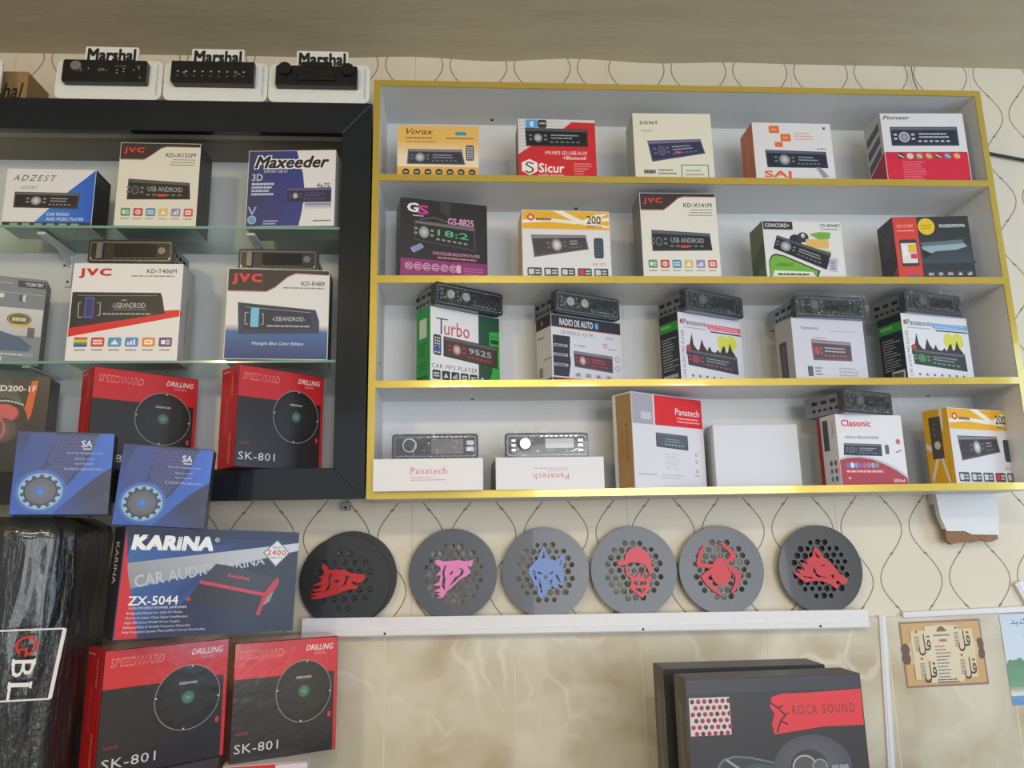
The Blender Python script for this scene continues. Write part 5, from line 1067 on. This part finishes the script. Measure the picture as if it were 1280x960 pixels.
F = FP(b, 'front', base=(160, 130, 90)); F.part('lettering').text('Marshal', 55, 30, 97, 70, (50, 46, 42), .03, .2); F.lines(60, 78, 92, 86, 1, (70, 62, 52), .1); F.done()

# ------------------------------------------------------------------ round speaker grilles with cut-out emblems
def S_(pts, c, r): return [((x-c[0])/r*.0985, -(y-c[1])/r*.0985) for x, y in pts]
def grille(label, x, z, col, emb, ecol, name, seed, r=.0985, y=1.7785, holes=True, hr=1.0, lean=2.6, backing=None):
    t = thing('speaker_grille', label, 'speaker grille', (x, y, z-r*cos(R(lean))), (R(-lean), 0, 0), 'round speaker grilles leaning above the cable duct')
    key = ('gr', col); FC.setdefault(key, plain('grille_plastic', col, .3, coat=.25, bump=.06, bscale=9, bdist=.004))
    rim = r*.76
    cz_ = r
    def pl(outl, depth, yoff, nm, mat, par, bevel=0):
        vs, fs = plate(outl, depth, bevel=bevel); m = MB(); m.add([(px, -zz+yoff, py+cz_) for px, py, zz in vs], [f[::-1] for f in fs]); return m.build(nm, mat, par)
    rd = random.Random(seed); hs = []; sp = .0172*hr
    for j in range(-8, 9):
        for i in range(-8, 9):
            hx = (i+(j % 2)*.5)*sp+(rd.random()-.5)*.0016; hy = j*sp*.87+(rd.random()-.5)*.0016
            if math.hypot(hx, hy) < rim-.008: hs.append((hx, hy, rd.choice((.0058, .0066, .0072, .0076))))
    pl([circ(0, 0, r, 72)]+[circ(a, b, c, 7, rd.random()) for a, b, c in hs], .0045, -.0050, 'perforated_plate', FC[key], t, .0004)
    if backing: pl([circ(0, 0, rim, 40)], .0006, .0030, 'dust_cloth', plain('dark_cloth', backing, .9), t)
    ek = ('em', ecol); FC.setdefault(ek, plain('emblem_plastic', ecol, .4))
    for i, o in enumerate(emb):
        pl(o, .0026, -.0096-.00035*i, name, FC[ek], t, .0003)
    return t
c1 = (350, 445); r1 = 280
wolf = [[S_([(215, 338), (237, 350), (248, 372), (275, 378), (300, 373), (345, 378), (390, 398), (440, 405), (475, 410), (480, 425), (472, 445), (455, 455), (430, 458), (405, 448), (392, 452), (404, 470), (438, 478), (432, 494), (385, 497), (350, 505), (310, 522), (265, 533), (215, 548), (160, 552), (142, 541), (190, 534), (138, 524), (182, 514), (220, 502), (178, 506), (140, 498), (190, 488), (218, 470), (150, 470), (195, 452), (216, 428), (190, 422), (222, 405), (222, 385), (208, 362)], c1, r1),
         S_([(262, 398), (248, 425), (252, 462), (240, 492), (222, 512), (250, 500), (266, 470), (262, 430), (275, 402)], c1, r1), S_([(285, 448), (308, 436), (320, 444), (300, 456)], c1, r1), S_([(350, 415), (372, 412), (392, 424), (372, 430), (356, 470), (330, 490), (350, 455), (358, 432)], c1, r1)]]
c2 = (1010, 370); r2 = 270
lion = [[S_([(900, 290), (925, 285), (950, 296), (1040, 290), (1085, 298), (1132, 290), (1130, 315), (1116, 332), (1095, 318), (1108, 345), (1118, 365), (1095, 385), (1060, 400), (1030, 425), (1005, 450), (975, 470), (962, 490), (950, 510), (905, 512), (935, 500), (912, 490), (935, 478), (890, 470), (930, 455), (935, 440), (888, 436), (925, 418), (935, 380), (908, 375), (938, 345), (925, 322), (905, 314)], c2, r2),
         S_([(958, 318), (945, 360), (948, 400), (940, 440), (962, 470), (958, 440), (966, 405), (956, 365), (970, 322)], c2, r2), S_([(985, 375), (1005, 352), (1012, 360), (995, 380)], c2, r2), S_([(1040, 340), (1062, 350), (1050, 378), (1020, 392), (985, 445), (1000, 436), (1040, 400), (1070, 376), (1078, 350), (1060, 338)], c2, r2)]]
c3 = (405, 355)
wolf2 = [[S_([(398, 198), (412, 240), (425, 272), (470, 290), (500, 265), (520, 243), (526, 300), (512, 335), (520, 385), (508, 442), (482, 425), (470, 458), (442, 440), (418, 462), (402, 490), (370, 512), (350, 482), (352, 444), (332, 432), (322, 400), (298, 360), (304, 330), (340, 292), (358, 280), (372, 240)], c3, 270),
          S_([(388, 252), (397, 228), (406, 268), (382, 276)], c3, 270), S_([(488, 302), (510, 278), (508, 312), (492, 320)], c3, 270), S_([(322, 345), (340, 402), (350, 398), (338, 342)], c3, 270), S_([(356, 400), (372, 480), (384, 474), (368, 396)], c3, 270), S_([(474, 368), (498, 415), (488, 420), (464, 380)], c3, 270), S_([(360, 350), (385, 362), (378, 372), (356, 360)], c3, 270), S_([(420, 366), (452, 350), (450, 362), (428, 374)], c3, 270), S_([(392, 385), (405, 372), (416, 388), (405, 408)], c3, 270), S_([(425, 410), (446, 400), (440, 430), (424, 434)], c3, 270)]]
c4 = (950, 355)
cap = [[S_([(845, 312), (848, 296), (895, 290), (905, 250), (930, 226), (970, 215), (1010, 225), (1045, 255), (1060, 290), (1062, 370), (1047, 390), (1035, 348), (1010, 320), (970, 308), (930, 308), (900, 318), (862, 327)], c4, 270)],
       [S_([(898, 322), (895, 350), (902, 384), (925, 402), (926, 438), (915, 452), (935, 478), (990, 522), (1037, 472), (1040, 430), (1055, 394), (1044, 388), (1030, 402), (1012, 412), (1004, 372), (990, 398), (978, 366), (950, 400), (922, 378), (908, 350), (910, 322)], c4, 270), S_([(938, 420), (1022, 420), (1014, 444), (950, 444)], c4, 270), S_([(940, 462), (1018, 462), (990, 496)], c4, 270)]]
c5 = (310, 350)
el = [(302+(66-10*(sin(2*pi*i/32) < -.5))*cos(2*pi*i/32), 362+86*sin(2*pi*i/32)) for i in range(32)]
spid = [[S_(el, c5, 270)]]
for leg in ([(200, 200), (172, 240), (150, 310), (155, 332), (225, 338), (262, 330), (262, 318), (178, 310), (190, 260), (210, 212)], [(300, 183), (348, 226), (372, 262), (352, 288), (322, 296), (332, 312), (398, 292), (404, 265), (370, 216), (322, 188)],
            [(250, 338), (205, 362), (170, 390), (200, 440), (240, 475), (290, 512), (300, 500), (256, 456), (212, 400), (256, 364)], [(348, 330), (400, 345), (426, 380), (418, 430), (365, 496), (354, 488), (384, 430), (392, 390), (352, 352)],
            ): spid.append([S_(leg, c5, 270)])
c6 = (930, 345)
horse = [[S_([(905, 213), (930, 235), (945, 275), (985, 300), (1010, 330), (1040, 375), (1086, 410), (1080, 435), (1045, 440), (1026, 416), (1010, 425), (1030, 455), (1010, 466), (975, 440), (930, 420), (880, 416), (820, 425), (784, 396), (750, 362), (800, 374), (774, 344), (830, 352), (796, 304), (850, 318), (836, 290), (884, 270), (890, 240)], c6, 262),
          S_([(905, 240), (915, 262), (930, 276), (912, 280), (900, 262)], c6, 262), S_([(884, 330), (876, 368), (896, 392), (930, 398), (968, 404), (930, 390), (900, 380), (890, 350)], c6, 262), S_([(925, 325), (948, 318), (956, 326), (936, 332)], c6, 262), S_([(800, 384), (860, 392), (880, 402), (830, 398)], c6, 262), S_([(985, 385), (1000, 380), (1004, 405), (992, 400)], c6, 262)]]
GP = (76, 80, 90)
grille('black grille showing only its upper edge behind the red wolf grille', -.252, 1.481, (34, 36, 40), [], (200, 30, 36), 'emblem', 11, r=.1000, y=1.7895, lean=.4, hr=1.2)
grille('black grille with a red wolf head, leftmost on the duct', -.266, 1.4735, (38, 40, 44), wolf, (196, 30, 34), 'wolf_emblem', 12, r=.0985, y=1.7795, lean=.8, hr=1.3)
grille('grey grille with a pink animal head facing right', -.0265, 1.4835, GP, lion, (226, 128, 190), 'animal_head_emblem', 13)
grille('grey grille with a blue wolf face', .1815, 1.4830, GP, wolf2, (110, 140, 205), 'wolf_face_emblem', 14)
grille('grey grille with a red capped skull', .3835, 1.4822, (46, 52, 64), cap, (214, 60, 74), 'capped_skull_emblem', 15)
grille('slate grey grille with a red spider', .5865, 1.4800, (44, 50, 61), spid, (206, 42, 58), 'spider_emblem', 16)
grille('dark slate grille with a red horse head, rightmost on the duct', .8195, 1.4770, (37, 41, 50), horse, (196, 36, 46), 'horse_emblem', 17, backing=(60, 60, 62))
